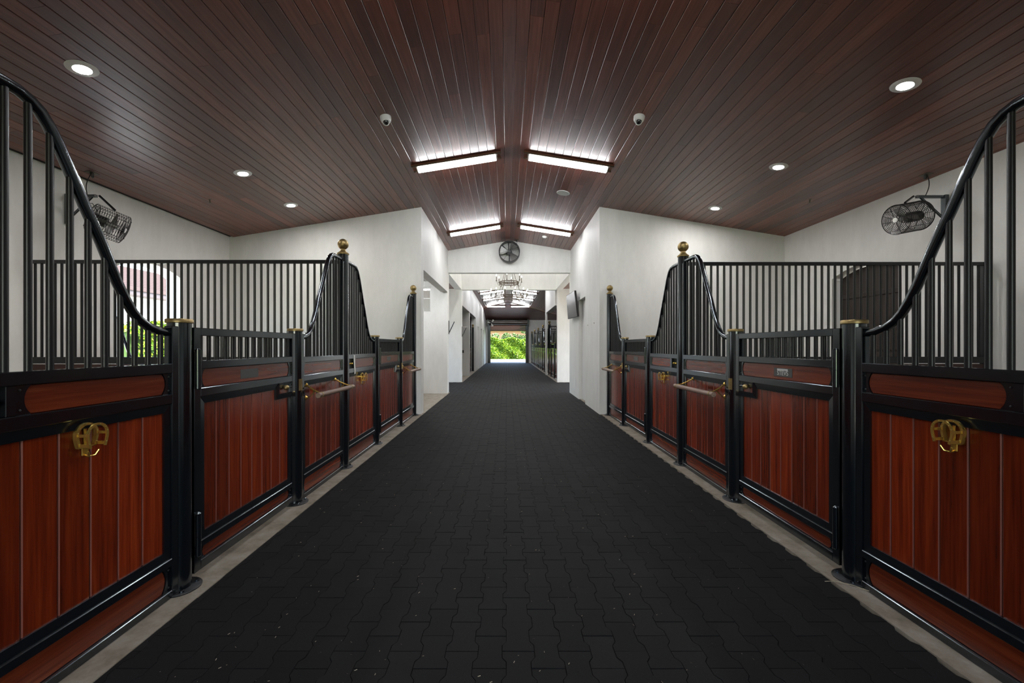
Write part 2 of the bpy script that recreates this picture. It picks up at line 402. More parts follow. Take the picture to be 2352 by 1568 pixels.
# far ceiling with hipped end
HY = 28.0
b = MB(); slab(b, G1-.1, YB+.2)
ceil2 = b.build('ceiling', 'ceil_back'); struct(ceil2, 'far vaulted board ceiling beyond the chandelier with a hipped end above the roll up door', 'ceiling')
b = MB()
for sg in (-1, 1):
    for k in range(43): plank(b, sg, k, G1, min(YB, HY+(k+1)*PW*CS/5.21*5.2+.1))
b.build('plank_field', 'ceil', ceil2, kind='stuff')
b = MB(); nrow = 40
for i in range(nrow):
    f0, f1 = i/nrow, (i+1)/nrow
    def hp(f, s): return (RX+s*f*5.21, HY+f*5.2, RZ-.03-f*(RZ-3.39)-.02)
    q0l, q0r, q1l, q1r = hp(f0+.001, -1), hp(f0+.001, 1), hp(f1-.001, -1), hp(f1-.001, 1)
    up = .03
    b.add([q0l, q0r, q1r, q1l]+[(x, y, z+up) for x, y, z in (q0l, q0r, q1r, q1l)], [(0, 1, 2, 3), (4, 7, 6, 5), (0, 4, 5, 1), (1, 5, 6, 2), (2, 6, 7, 3), (3, 7, 4, 0)])
b.build('hip_planks', 'ceil_x', ceil2, kind='stuff')
b = MB(); b.box(XL-.2, XR+.2, F1+.02, G0, 5.0, 5.1)
o = b.build('ceiling', 'wall'); struct(o, 'white plastered ceiling above the chandelier', 'ceiling')
b = MB(); b.box(XL-.4, AL-.23, F1, G0, 3.38, 3.46); b.box(AR+.23, XR+.4, F1, G0, 3.38, 3.46)
o = b.build('ceiling', 'ceil_x'); struct(o, 'brown boarded soffits over the side arms of the crossing', 'ceiling')
b = MB(); b.box(XL, AL-.19, E0+.23, 11.72, 3.1, 3.2)
sc = b.build('ceiling', 'white_metal'); struct(sc, 'white boarded ceiling of the side room behind the left pier', 'ceiling')
for i in range(24):
    x = XL+.02+i*.14
    pb = MB(); pb.cbox(x+.004, x+.136, E0+.25, 11.7, 3.082, 3.1, .004); pb.build('ceiling_board', 'white_metal', sc)

# ------------------------------------------------------------------ stall parts
R_POST = .055
def lathe_post(b, r, z0, z1, c): b.lathe([(r, z0), (r, z1)], c, 'z', 24)
def make_post(x, y, s, tall, label, strike=0, detail=True):
    t = thing('stall_post', label, 'post', (x, y, 0), 'stall posts')
    zt = 2.285 if tall else 1.428
    b = MB(); b.lathe([(R_POST, .012), (R_POST, zt)], n=28 if detail else 14); b.build('pipe', 'steel', t)
    b = MB(); b.lathe([(.098, 0), (.102, .003), (.102, .009), (.098, .012)], n=28 if detail else 12); b.build('base_plate', 'steel_bar', t)
    if detail:
        for k in range(4):
            a = PI/4+k*PI/2; c = (.078*math.cos(a), .078*math.sin(a), .012)
            bb = MB(); bb.lathe([(.012, 0), (.012, .002), (.0085, .002), (.0085, .009), (.006, .011)], c, 'z', 8, False); bb.build('bolt', 'steel', t)
    if tall:
        b = MB(); b.lathe([(.060, 2.282), (.062, 2.288), (.062, 2.296), (.052, 2.304), (.036, 2.318), (.026, 2.334), (.024, 2.345)], n=24); b.build('finial_neck', 'brass_old', t)
        b = MB(); b.ball((0, 0, 2.394), .0575, 24, 14); b.build('finial_ball', 'brass_old', t)
    else:
        b = MB(); b.lathe([(.060, 1.424), (.063, 1.427), (.063, 1.442), (.060, 1.446), (.0, 1.4475)], n=28); b.build('cap', 'brass_old', t)
        if detail:
            b = MB(); b.ball((0, 0, 1.4475), .004, 8, 5); b.build('cap_screw', 'brass_old', t)
    if strike:
        b = MB(); rr = R_POST+.002; vs = []; n = 7
        for z in (.935, 1.03):
            for r_ in (R_POST-.001, rr):
                for k in range(n):
                    a = (-.15+.75*k/(n-1)) * strike; vs.append((s*r_*math.cos(a), r_*math.sin(a), z))
        fs = []
        for k in range(n-1):
            fs += [[n+k, n+k+1, 3*n+k+1, 3*n+k], [k, k+1, 2*n+k+1, 2*n+k], [k, k+1, n+k+1, n+k], [2*n+k, 2*n+k+1, 3*n+k+1, 3*n+k]]
        fs += [[0, n, 3*n, 2*n], [n-1, 2*n-1, 4*n-1, 3*n-1]]
        b.add(vs, fs, True); b.build('strike_plate', 'brass_old', t, label='small brass strike plate')
    return t

FACE = .033
def trim_frame(b, a0, a1, z0, z1, w=.042, o0=.018, o1=.029):
    """four mitred sloping mouldings around an opening"""
    for (p, q, P2, Q2) in (((a0, z0), (a1, z0), (a1-w, z0+w), (a0+w, z0+w)), ((a1, z0), (a1, z1), (a1-w, z1-w), (a1-w, z0+w)),
                           ((a1, z1), (a0, z1), (a0+w, z1-w), (a1-w, z1-w)), ((a0, z1), (a0, z0), (a0+w, z0+w), (a0+w, z1-w))):
        f = [(o1-.004, *p), (o1-.004, *q), (o0+.004, *P2), (o0+.004, *Q2)]
        k = [(o0-.012, *p), (o0-.012, *q), (o0-.012, *P2), (o0-.012, *Q2)]
        b.add(f+k, [(0, 1, 2, 3), (4, 7, 6, 5), (0, 4, 5, 1), (1, 5, 6, 2), (2, 6, 7, 3), (3, 7, 4, 0)])
def arc(ac, zc0, zc1, bulge, n=8, rev=False):
    """points from (ac, zc0) to (ac, zc1) bulging by `bulge` in a"""
    h = (zc1-zc0)/2; R = (h*h+bulge*bulge)/(2*abs(bulge)); sg = 1 if bulge > 0 else -1; pts = []
    for i in range(n+1):
        z = -h+2*h*i/n; pts.append((ac+sg*(math.sqrt(max(R*R-z*z, 0))-(R-abs(bulge))), zc0+h+z))
    return pts[::-1] if rev else pts
def board(t, f, name, a0, a1, z0, z1, o0, o1, left=True, right=True, plw=.05, plates=True, kick=False):
    """level board with bowed ends held between black corner plates"""
    ba, bz = (a0+plw-.022 if left else a0+.004), (a1-plw+.022 if right else a1-.004)
    L = arc(ba+.022 if left else ba, z0, z1, -.022, rev=True) if left else [(ba, z1), (ba, z0)]
    R = arc(bz-.022 if right else bz, z0, z1, .022) if right else [(bz, z0), (bz, z1)]
    poly = L+R
    b = MB(f)
    n = len(poly); ins = .003
    ca, cz_ = (ba+bz)/2, (z0+z1)/2
    top = [(a+(ins if a < ca else -ins), z+(ins if z < cz_ else -ins)) for a, z in poly]
    vs = [(o0, a, z) for a, z in poly]+[(o1-ins, a, z) for a, z in poly]+[(o1, a, z) for a, z in top]
    fs = [list(range(n)), list(range(2*n, 3*n))]
    for i in range(n):
        j = (i+1) % n; fs += [[i, j, n+j, n+i], [n+i, n+j, 2*n+j, 2*n+i]]
    b.add(vs, fs); b.build(name, 'wood_h', t)
    if not plates: return
    for side, on in ((0, left), (1, right)):
        if not on: continue
        cv = arc(a0+plw, z0, z1, -.022) if side == 0 else arc(a1-plw, z0, z1, .022)
        e = a0 if side == 0 else a1
        pl = cv+[(e, z1), (e, z0)]
        b = MB(f); b.prism(pl, 'x', o0, o1+.004); b.build('corner_plate', 'steel', t)
        for z in (z0+.018, z1-.018):
            b = MB(f); b.ball((o1+.004, e+(.013 if side == 0 else -.013), z), .0045, 8, 5); b.build('plate_screw', 'plastic_k', t)
CURVE = [(.052, 1.372), (.10, 1.374), (.15, 1.381), (.20, 1.396), (.25, 1.425), (.289, 1.463), (.33, 1.523), (.367, 1.589), (.403, 1.665), (.44, 1.744), (.48, 1.82), (.517, 1.888),
         (.553, 1.961), (.588, 2.03), (.622, 2.095), (.653, 2.144), (.685, 2.184), (.721, 2.208), (.76, 2.222), (.81, 2.226), (.90, 2.226)]
def rail_z(t, L):
    C = CURVE+[(L-.05, 2.226)]
    for (a, z), (c, w) in zip(C, C[1:]):
        if a <= t <= c: return z+(w-z)*(t-a)/(c-a)
    return 2.226 if t > .9 else 1.372
def mapper(s, am): return lambda o, a, z: (s*o, a-am, z)
def grille_bars(t, f, items, r=.012, stuff=False, n=10):
    big = MB(f)
    for (a, z0, z1) in items:
        b = big if stuff else MB(f)
        b.tube([(0, a, z0), (0, a, z1)], r, n if not stuff else 6)
        if not stuff: b.build('grille_bar', 'steel_bar', t)
    if stuff: big.build('grille_bars', 'steel_bar', t, kind='stuff')
def planks(t, f, a0, a1, z0, z1, w, o0=-.008, o1=.013, name='plank', stuff=False, m='wood_v'):
    n = max(1, round((a1-a0)/w)); big = MB(f)
    for i in range(n):
        p, q = a0+(a1-a0)*i/n, a0+(a1-a0)*(i+1)/n
        b = big if stuff else MB(f)
        g, v = .0007, .0050
        pr = [(o0, p+g), (o1-v, p+g), (o1, p+g+v), (o1, q-g-v), (o1-v, q-g), (o0, q-g)]
        b.add([(o, a, z) for z in (z0, z1) for o, a in pr], [list(range(6)), list(range(6, 12))]+[[k, (k+1) % 6, 6+(k+1) % 6, 6+k] for k in range(6)])
        if not stuff:
            pl = b.build(name, m, t)
            if m == 'wood_v':
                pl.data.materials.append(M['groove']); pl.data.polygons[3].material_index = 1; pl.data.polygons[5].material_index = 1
    if stuff: big.build(name+'s', m, t, kind='stuff')
def rail(t, f, name, a0, a1, z0, z1, o0=-.012, o1=FACE, b_=.003):
    b = MB(f); b.cbox(o0, o1, a0, a1, z0, z1, b_); return b.build(name, 'steel', t)

def make_panel(X, s, ya, yb, tall_first, label, box=False, simple=False):
    """fixed panel between posts at ya < yb; tall_first: the tall post is at ya"""
    am = (ya+yb)/2; f = mapper(s, am); L = yb-ya
    t = thing('stall_partition', label, 'stall partition', (X, am, 0), 'fixed stall partitions')
    a0, a1 = ya+.045, yb-.045
    sh, tl = (yb, ya) if tall_first else (ya, yb); d = -1 if tall_first else 1     # from short towards tall
    A = lambda u: sh+d*u
    sw = .042
    rail(t, f, 'stile', min(A(.048), A(.048+sw)), max(A(.048), A(.048+sw)), .0, 1.405)
    rail(t, f, 'stile', min(A(L-.048), A(L-.048-sw)), max(A(L-.048), A(L-.048-sw)), .0, 2.20)
    i0, i1 = a0+sw, a1-sw
    rail(t, f, 'top_rail', i0, i1, 1.161, 1.210); rail(t, f, 'middle_rail', i0, i1, 1.003, 1.053)
    rail(t, f, 'lower_rail', i0, i1, .168, .207); rail(t, f, 'bottom_rail', i0, i1, .0045, .043)
    b = MB(f); trim_frame(b, i0, i1, .207, 1.003); b.build('moulding', 'steel', t)
    bx = box or 0.
    j0, j1 = (i0+bx, i1) if tall_first else (i0, i1-bx)
    board(t, f, 'name_board', j0, j1, 1.053, 1.161, -.005, .016, plates=not simple)
    board(t, f, 'kick_board', i0, i1, .043, .168, -.005, .016, plates=not simple)
    if box:
        k0, k1 = (i0, i0+bx) if tall_first else (i1-bx, i1)
        b = MB(f); b.cbox(-.012, -.004, k0, k1, 1.053, 1.161, .001); b.build('latch_pocket', 'plastic_k', t)
        m0 = (k1-.035) if tall_first else k0
        rail(t, f, 'pocket_frame', m0, m0+.035, 1.053, 1.161, -.012, FACE-.006, .002)
        kc = (k1-.11) if tall_first else (k0+.11)
        b = MB(f); b.tube([(.006, kc-.05, 1.105), (.006, kc+.05, 1.105)], .007, 8); b.build('bolt_rod', 'steel', t)
        for dk in (-.03, .032):
            b = MB(f); b.ball((.018, kc+dk, 1.105), .014, 12, 8); b.build('bolt_knob', 'brass', t, label='small pale brass bolt knob')
    planks(t, f, i0+.034, i1-.034, .238, .972, .122, stuff=simple)
    n = int(round((L-.19)/.0715)); items = []
    for i in range(n):
        u = .125+(L-.235)*i/(n-1); items.append((A(u), 1.205, rail_z(u, L)-.004))
    grille_bars(t, f, items, stuff=simple)
    pts = [(u, z) for u, z in CURVE if u < L-.07]+[(L-.05, 2.226)]
    b = MB(f); b.tube([(0, A(u), z) for u, z in pts], .0215, 14 if not simple else 6); b.build('handrail', 'steel', t, label='curved black tubular top rail')
    return t
def make_gate(X, s, ya, yb, label, letters=0, simple=False):
    """swing gate hinged at ya, latched at yb"""
    am = (ya+yb)/2; f = mapper(s, am)
    t = thing('stall_gate', label, 'stall gate', (X, am, 0), 'stall gates')
    a0, a1 = ya+.066, yb-.062; sw = .05
    rail(t, f, 'stile', a0, a0+sw, .042, 1.404); rail(t, f, 'stile', a1-sw, a1, .042, 1.404)
    i0, i1 = a0+sw, a1-sw
    rail(t, f, 'top_rail', i0, i1, 1.360, 1.404); rail(t, f, 'upper_rail', i0, i1, 1.173, 1.219)
    rail(t, f, 'middle_rail', i0, i1, 1.017, 1.065); rail(t, f, 'lower_rail', i0, i1, .165, .204); rail(t, f, 'bottom_rail', i0, i1, .042, .095)
    b = MB(f); trim_frame(b, i0, i1, .204, 1.017); b.build('moulding', 'steel', t)
    board(t, f, 'name_board', i0, i1, 1.065, 1.173, -.005, .016, plates=not simple)
    board(t, f, 'kick_board', i0, i1, .095, .165, -.005, .016, plates=not simple)
    planks(t, f, i0+.034, i1-.034, .235, .986, .122, stuff=simple)
    n = int(round((i1-i0)/.0715))
    grille_bars(t, f, [(i0+(i1-i0)*(i+.5)/n, 1.217, 1.362) for i in range(n)], .0115, stuff=simple)
    if simple: return t
    for z0, z1 in ((1.06, 1.288), (.135, .383)):
        b = MB(f); zm = (z0+z1)/2-.01
        b.lathe([(.010, z0), (.0155, z0+.006), (.0155, zm-.001)], (.048, a0+.006, 0), 'z', 14)
        b.lathe([(.0155, zm+.001), (.0155, z1-.008), (.006, z1)], (.048, a0+.006, 0), 'z', 14)
        b.box(.030, .040, a0-.004, a0+.016, z0+.02, z1-.02); b.build('hinge', 'steel', t)
    # latch pocket under the middle rail by the latch stile
    p0, p1, z0, z1 = i1-.19, i1, .937, 1.017
    b = MB(f); b.box(.0, .004, p0, p1, z0, z1); b.build('latch_pocket', 'plastic_k', t)
    b = MB(f); w = .04
    for q in ([(p0-w, z0-w), (p1, z0-w), (p1, z0), (p0, z0)], [(p0-w, z0-w), (p0, z0), (p0, z1), (p0-w, z1-.03)]):
        vs = [(.031 if (z >= z0 and a >= p0) else .026, a, z) for a, z in q]+[(.0, a, z) for a, z in q]
        b.add(vs, [(0, 1, 2, 3), (4, 7, 6, 5), (0, 4, 5, 1), (1, 5, 6, 2), (2, 6, 7, 3), (3, 7, 4, 0)])
    b.build('latch_surround', 'steel', t)
    b = MB(f); b.tube([(.022, p0+.10, .978), (.022, p1+.03, .978)], .009, 10); b.build('latch_rod', 'steel', t)
    b = MB(f); b.ball((.038, p0+.085, .978), .021, 16, 10); kn = b.build('latch_knob', 'brass_old', t, label='round brass latch knob')
    # nameplate
    c = (i0+i1)/2-.03
    b = MB(f); b.cbox(.014, .019, c-.098, c+.098, 1.087, 1.147, .002); npl = b.build('nameplate', 'plate', t, label='small grey metal nameplate')
    if letters == 2:
        b = MB(f); b.box(.0188, .0194, c-.055, c+.06, 1.131, 1.142); b.build('lettering_bar', 'plate_text', t)
        fc = bpy.data.curves.new('lettering', 'FONT'); fc.body = 'STEVS'; fc.size = .046; fc.extrude = .0004; fc.align_x = 'CENTER'; fc.align_y = 'CENTER'
        fo = bpy.data.objects.new('lettering', fc); COL.objects.link(fo)
        me = bpy.data.meshes.new_from_object(fo.evaluated_get(bpy.context.evaluated_depsgraph_get())); bpy.data.objects.remove(fo); me.materials.clear(); me.materials.append(M['plate_text'])
        fo = link('lettering', me, t)
        fo.location = f(.0194, c, 1.112); fo.rotation_euler = (PI/2, 0, PI/2 if s > 0 else -PI/2)
    return t
def make_blanket_bar(X, s, y0, y1, label):
    ym = (y0+y1)/2; f = mapper(s, ym); z = .885; O = .165
    t = thing('blanket_bar', label, 'blanket bar', (X, ym, 0), 'blanket bars on the stall fronts')
    b = MB(f); b.tube([(O, y0, z), (O, y1, z)], .0215, 16); b.build('bar', 'bar_wood', t, label='pale turned wooden rod')
    for e, y in ((1, y0), (-1, y1)):
        b = MB(f)
        b.tube([(O, y+.055*e, z), (O, y+.068*e, z)], .0245, 16); b.build('ferrule', 'brass_old', t)
        ya = y+.10*e
        b = MB(f)
        pts = []
        for i in range(9):
            q = i/8; pts.append((.018+(O-.02)*q, ya-.038*q*e, .968-.105*q+.035*q*q))
        b.tube(pts, .0065, 8); b.tube([pts[5], (.05, ya-.006*e, .862), (.018, ya, .852)], .005, 8); b.build('arm', 'brass', t)
        for zz in (.968, .852):
            b = MB(f); b.lathe([(.020, .013), (.021, .018), (.015, .024), (.009, .030), (.0, .033)], (0, ya, zz), 'x', 16); b.build('rosette', 'brass', t)
    return t
def make_bridle_hook(X, s, y, label):
    f = mapper(s, y); zc = .938; r = .042
    t = thing('bridle_hook', label, 'bridle hook', (X, y, 0), 'brass bridle hooks')
    path = [(-.031, -.053), (-.036, -.036), (-.041, -.016)]+[(-r*math.cos(PI*k/14), r*math.sin(PI*k/14)) for k in range(15)]+[(.041, -.016), (.036, -.036), (.031, -.053)]
    def shoe(o, nm, d):
        b = MB(f); vs = []; n = len(path)-1
        for i, (p, q) in enumerate(path):
            a, c = path[max(i-1, 0)], path[min(i+1, n)]; tx, tz = c[0]-a[0], c[1]-a[1]; L = math.hypot(tx, tz); nx, nz_ = -tz/L, tx/L
            for w in (-.005, .005):
                for oo in (o, o+d): vs.append((oo, y+p+nx*w, zc+q+nz_*w))
        fs = []
        for i in range(n):
            k = 4*i; fs += [[k, k+1, k+5, k+4], [k+2, k+3, k+7, k+6], [k, k+2, k+6, k+4], [k+1, k+3, k+7, k+5]]
        fs += [[0, 1, 3, 2], [4*n, 4*n+1, 4*n+3, 4*n+2]]
        b.add(vs, fs); o_ = b.build(nm, 'brass', t)
        for i in (1, 4, 6, 9, 11, 14, 16, 19):
            b = MB(f); b.ball((o+d, y+path[i][0], zc+path[i][1]), .0024, 6, 4); b.build('nail_head', 'brass_old', o_)
    shoe(.013, 'back_horseshoe', .016); shoe(.066, 'front_horseshoe', .006)
    for yy, zz, w, h in ((-.041, .938, .004, .012), (.041, .938, .004, .012), (-.034, .896, .005, .014), (.034, .896, .005, .014)):
        b = MB(f); b.cbox(.016, .070, y+yy-w/2, y+yy+w/2, zz-h/2, zz+h/2, .001); b.build('cross_bar', 'brass', t)
    b = MB(f); b.cbox(.013, .018, y-.006, y+.006, .890, .975, .001); b.build('back_plate', 'brass', t)
    b = MB(f); b.cbox(.013, .030, y-.032, y+.032, .884, .889, .001); b.build('shelf_bar', 'brass', t)
    b = MB(f); b.cbox(.013, .018, y-.014, y+.014, .850, .886, .002); b.build('hook_plate', 'brass', t)
    for sgn in (-1, 1):
        b = MB(f); b.tube([(.016, y, .852), (.032, y+.004*sgn, .846), (.046, y+.014*sgn, .850), (.052, y+.024*sgn, .870)], .0038, 8); b.build('hook', 'brass', t)
    return t

LD = dict(X=-1.758, s=1, y=[1.157, 2.291, 3.545, 4.582, 5.686, 6.975, 8.025])
RD = dict(X=1.94, s=-1, y=[1.30, 2.382, 3.618, 4.694, 5.761, 7.003, 8.035])
ordn = ['just outside the frame', 'nearest', 'second', 'third and tall', 'fourth', 'fifth', 'last and tall']
for nm, Q in (('left', LD), ('right', RD)):
    X, s, y = Q['X'], Q['s'], Q['y']
    for i, yy in enumerate(y):
        tall = i in (0, 3, 6)
        lab = {0: f'tall black stall post beside the viewer at the {nm} edge', 1: f'large black post with flat brass cap nearest the viewer on the {nm}',
               2: f'black post with brass cap and latch plate between gate and blanket bar panel, {nm} side',
               3: f'tall black post with brass ball finial at the divider, {nm} side', 4: f'black brass capped post just past the tall divider post, {nm} side',
               5: f'small black brass capped post at the latch of the far gate, {nm} side', 6: f'tall ball topped black post against the white end wall, {nm} side'}[i]
        make_post(X, yy, s, tall, lab, strike=-1 if i in (2, 5) else 0)
    make_panel(X, s, y[0], y[1], True, f'nearest {nm} mahogany panel with curved black grille and brass horseshoe hook', box=.265 if s > 0 else .225)
    make_gate(X, s, y[1], y[2], f'near {nm} stall gate of mahogany boards with a short grille and nameplate', letters=2 if nm == 'right' else 1)
    make_panel(X, s, y[2], y[3], False, f'{nm} mahogany panel behind the nearer blanket bar with rising grille', box=False)
    make_panel(X, s, y[3], y[4], True, f'{nm} mahogany panel past the divider with falling grille and small horseshoe hook', box=.20)
    make_gate(X, s, y[4], y[5], f'far {nm} stall gate of mahogany boards under a short black grille', letters=1)
    make_panel(X, s, y[5], y[6], False, f'last {nm} mahogany panel before the white end wall', box=False)
    XF = X
    d = -.0 if nm == 'left' else .0
    if nm == 'left': bars = ((3.60, 4.42), (7.02, 7.83)); hooks = (1.762, 5.115)
    else: bars = ((3.66, 4.50), (7.06, 7.90)); hooks = (1.835, 5.225)
    for k, (p, q) in enumerate(bars): make_blanket_bar(X, s, p, q, f'wooden blanket bar on brass arms, {nm} side, ' + ('nearer the viewer' if k == 0 else 'beside the white end wall'))
    for k, h in enumerate(hooks): make_bridle_hook(X, s, h, f'brass horseshoe bridle hook on the {nm} ' + ('nearest panel' if k == 0 else 'panel past the divider post'))
# pale strap hanging in the latch pocket past the left divider post
b = MB(); x0 = -1.758+FACE
b.add([(x0+.004, 4.80, 1.20), (x0+.004, 4.835, 1.20), (x0+.004, 4.86, .99), (x0+.004, 4.825, .985), (x0+.001, 4.80, 1.20), (x0+.001, 4.835, 1.20), (x0+.001, 4.86, .99), (x0+.001, 4.825, .985)],
      [(0, 1, 2, 3), (4, 7, 6, 5), (0, 4, 5, 1), (1, 5, 6, 2), (2, 6, 7, 3), (3, 7, 4, 0)])
tag(b.build('strap', 'white'), 'short white strap hanging across the latch pocket past the left divider post', 'strap')

# dividers between the stalls
def make_divider(X0, X1, y, label, simple=False, zt=2.225, far_post=False):
    lo, hi = min(X0, X1), max(X0, X1)
    t = thing('stall_divider', label, 'stall divider', ((lo+hi)/2, y, 0), 'stall dividers'); cx = (lo+hi)/2
    f = lambda x, o, z: (x-cx, o, z)
    b = MB(f); b.cbox(lo, hi, -.019, .019, zt-.037, zt, .003); b.build('top_rail', 'steel_bar', t)
    b = MB(f); b.cbox(lo, hi, -.022, .022, 1.115, 1.185, .003); b.build('bottom_rail', 'steel_bar', t)
    n = int(round((hi-lo)/.0718)); big = MB(f)
    for i in range(n):
        x = lo+(hi-lo)*(i+.5)/n; b = big if simple else MB(f)
        b.tube([(x, 0, 1.18), (x, 0, zt-.034)], .0125, 8 if not simple else 5)
        if not simple: b.build('grille_bar', 'steel_bar', t)
    if simple: big.build('grille_bars', 'steel_bar', t, kind='stuff')
    nb = 6
    for k in range(nb):
        z0, z1 = .01+1.1*k/nb, .01+1.1*(k+1)/nb-.003
        b = MB(f); b.cbox(lo+.02, hi-.02, -.02, .02, z0, z1, .003); b.build('board', 'wood_x' if 'wood_x' in M else 'wood_h', t)
    if X0 < 0: return t
    e, d = hi, -.07
    b = MB(f); b.cbox(min(e, e+d), max(e, e+d), -.025, .025, 0.005, zt-.0, .003); b.build('wall_post', 'steel_bar', t)
M['wood_x'] = wood('mahogany_cross', 'x', (.015, .004, .0025), (.03, .007, .004), (.05, .012, .007), .5, 0., .4)
make_divider(-5.17, -1.815, 4.582, 'tall black bar grille dividing the left stalls')
make_divider(1.997, XR-.005, 4.694, 'tall black bar grille dividing the right stalls')

# far stall fronts, too small in view to show every piece
FT = [15.95, 19.4, 22.85, 26.3, 29.7, 33.05]
for k in range(5):
    p = FT[k]; q = FT[k+1]
    ys = [p, p+.33*(q-p), p+.69*(q-p), q]
    w = ['first', 'second', 'third', 'fourth', 'fifth'][k]
    if k == 0: make_post(1.94, ys[0], -1, True, 'far right tall black post by the second white cross wall', detail=False)
    make_post(1.94, ys[1], -1, False, f'low capped post, near side of the {w} far right stall', detail=False)
    make_post(1.94, ys[2], -1, False, f'low capped post, far side of the {w} far right stall', detail=False)
    make_post(1.94, ys[3], -1, True, f'ball topped tall post ending the {w} far right stall', detail=False)
    make_panel(1.94, -1, ys[0], ys[1], True, f'mahogany panel starting the {w} far right stall', simple=True)
    make_gate(1.94, -1, ys[1], ys[2], f'mahogany gate of the {w} far right stall', simple=True)
    make_panel(1.94, -1, ys[2], ys[3], False, f'mahogany panel ending the {w} far right stall', simple=True)
    if k < 4: make_divider(1.997, XR-.005, q, f'black bar grille after the {w} far right stall', simple=True)
ys = [19.3, 20.3, 21.45, 22.35]
make_post(-1.90, ys[1], 1, False, 'low capped post inside the far left opening, nearer one', detail=False)
make_post(-1.90, ys[2], 1, False, 'low capped post inside the far left opening, farther one', detail=False)
make_post(-1.77, 22.30, 1, True, 'ball topped tall post inside the far left opening', detail=False)
make_gate(-1.90, 1, ys[1], ys[2], 'mahogany gate inside the far left opening', simple=True)
make_panel(-1.90, 1, ys[2], ys[3], False, 'mahogany panel inside the far left opening', simple=True)

# ------------------------------------------------------------------ arched door (right) and half door (left)
def arch_boards(t, x0, x1, z0, full, nb=9, m='darkwood'):
    for i in range(nb):
        ya, yb = D0+.01+(D1-D0-.02)*i/nb, D0+.01+(D1-D0-.02)*(i+1)/nb-.004
        za, zb = (arch_z(ya)-.012, arch_z(yb)-.012) if full else (1.05, 1.05)
        b = MB(); b.add([(x0, ya, z0), (x0, yb, z0), (x0, yb, zb), (x0, ya, za), (x1, ya, z0), (x1, yb, z0), (x1, yb, zb), (x1, ya, za)],
              [(0, 1, 2, 3), (4, 7, 6, 5), (0, 4, 5, 1), (1, 5, 6, 2), (2, 6, 7, 3), (3, 7, 4, 0)])
        b.build('door_board', m, t)
t = bpy.data.objects.new('door_1', None); COL.objects.link(t); struct(t, 'dark boarded arched stable door in the right wall', 'door')
arch_boards(t, XR+.14, XR+.18, .01, True)
for z in (.25, 1.15, 1.25, 2.05):
    b = MB(); b.cbox(XR+.115, XR+.14, D0+.03, D1-.03, z, z+.07, .003); b.build('door_ledge', 'darkwood', t)
b = MB(); b.cbox(XR+.11, XR+.14, D1-.22, D1-.10, 1.62, 1.68, .003); b.build('door_latch', 'steel', t)
t = bpy.data.objects.new('door_2', None); COL.objects.link(t); struct(t, 'dark boarded half door below the arched opening in the left wall', 'door')
arch_boards(t, XL-.18, XL-.14, .01, False)
b = MB(); b.cbox(XL-.19, XL-.13, D0+.01, D1-.01, 1.05, 1.09, .004); b.build('door_cap', 'darkwood', t)
b = MB(); b.tube([(XL-.16, D0+.02, 1.70), (XL-.16, D0+.20, 1.70)], .02, 8); b.tube([(XL-.16, D0+.20, 1.72), (XL-.16, D0+.20, 1.09)], .012, 8); b.tube([(XL-.16, D0+.24, 1.56), (XL-.16, D0+.42, 1.09)], .02, 8); b.build('door_stay', 'steel', t)

def frame_from(axis, up=Vector((0, 0, 1))):
    a = Vector(axis).normalized(); u = (up-a*up.dot(a)).normalized(); w = a.cross(u)
    return a, u, w
def ring_pts(F, c, d, r, n=36):
    a, u, w = F; c = Vector(c)
    return [tuple(c+a*d+(u*math.cos(2*PI*k/n)+w*math.sin(2*PI*k/n))*r) for k in range(n)]
# ------------------------------------------------------------------ lamps
M['lens_far'] = mat('lamp_lens_far', (.9, .9, .9), .4, emit=(.97, .98, 1.), es=FLUO*.85)
def make_fluor(sg, y, t0, t1, label, grp='fluorescent ceiling lights', lm='lens'):
    f = lambda a, b_, n: tuple(Vector(slope_pt(sg, a, y+b_, .02+n)))
    t = thing('fluorescent_light', label, 'ceiling light', (0, 0, 0), grp)
    b = MB(f); b.cbox(t0, t1, -.10, .10, 0, .018, .002); b.build('tray', 'tray', t)
    for q in (-.10, .088):
        b = MB(f); b.cbox(t0, t1, q, q+.012, .018, .04, .002); b.build('tray_lip', 'bronze', t)
    b = MB(f); b.cbox(t0+.06, t1-.06, -.07, .07, .018, .035, .002); b.build('housing', 'white_metal', t)
    b = MB(f)
    pr = [(-.056, .03), (-.061, .055), (-.050, .076), (-.025, .086), (.025, .086), (.050, .076), (.061, .055), (.056, .03)]
    n = len(pr); e0, e1 = t0+.085, t1-.085
    b.add([(a, p, q) for a in (e0, e1) for p, q in pr], [list(range(n)), list(range(n, 2*n))]+[[i, (i+1) % n, n+(i+1) % n, n+i] for i in range(n)])
    b.build('lens', lm, t, label='glowing white lens')
    for a in (t0+.075, t1-.085):
        b = MB(f); b.add([(a+d_, p*1.03, q*1.01) for d_ in (0, .010) for p, q in pr], [list(range(n)), list(range(n, 2*n))]+[[i, (i+1) % n, n+(i+1) % n, n+i] for i in range(n)]); b.build('end_cap', 'white', t)
    for a in (.33, .67):
        b = MB(f); c = t0+(t1-t0)*a; b.box(c-.02, c+.02, -.082, -.070, .028, .04); b.build('clip', 'bronze', t)
    return t
for y, wd in ((6.42, 'near'), (10.15, 'far'), (2.69, 'overhead, just above the view,')):
    for sg, nm in ((-1, 'left'), (1, 'right')):
        make_fluor(sg, y, .18, 1.53, f'{wd} fluorescent light on the {nm} slope by the ridge')
for y, wd in ((18.3, 'first'), (21.6, 'second'), (24.6, 'third')):
    for sg, nm in ((-1, 'left'), (1, 'right')):
        make_fluor(sg, y, .18, 1.53, f'{wd} fluorescent light past the chandelier, {nm} slope', 'far fluorescent lights', 'lens_far')
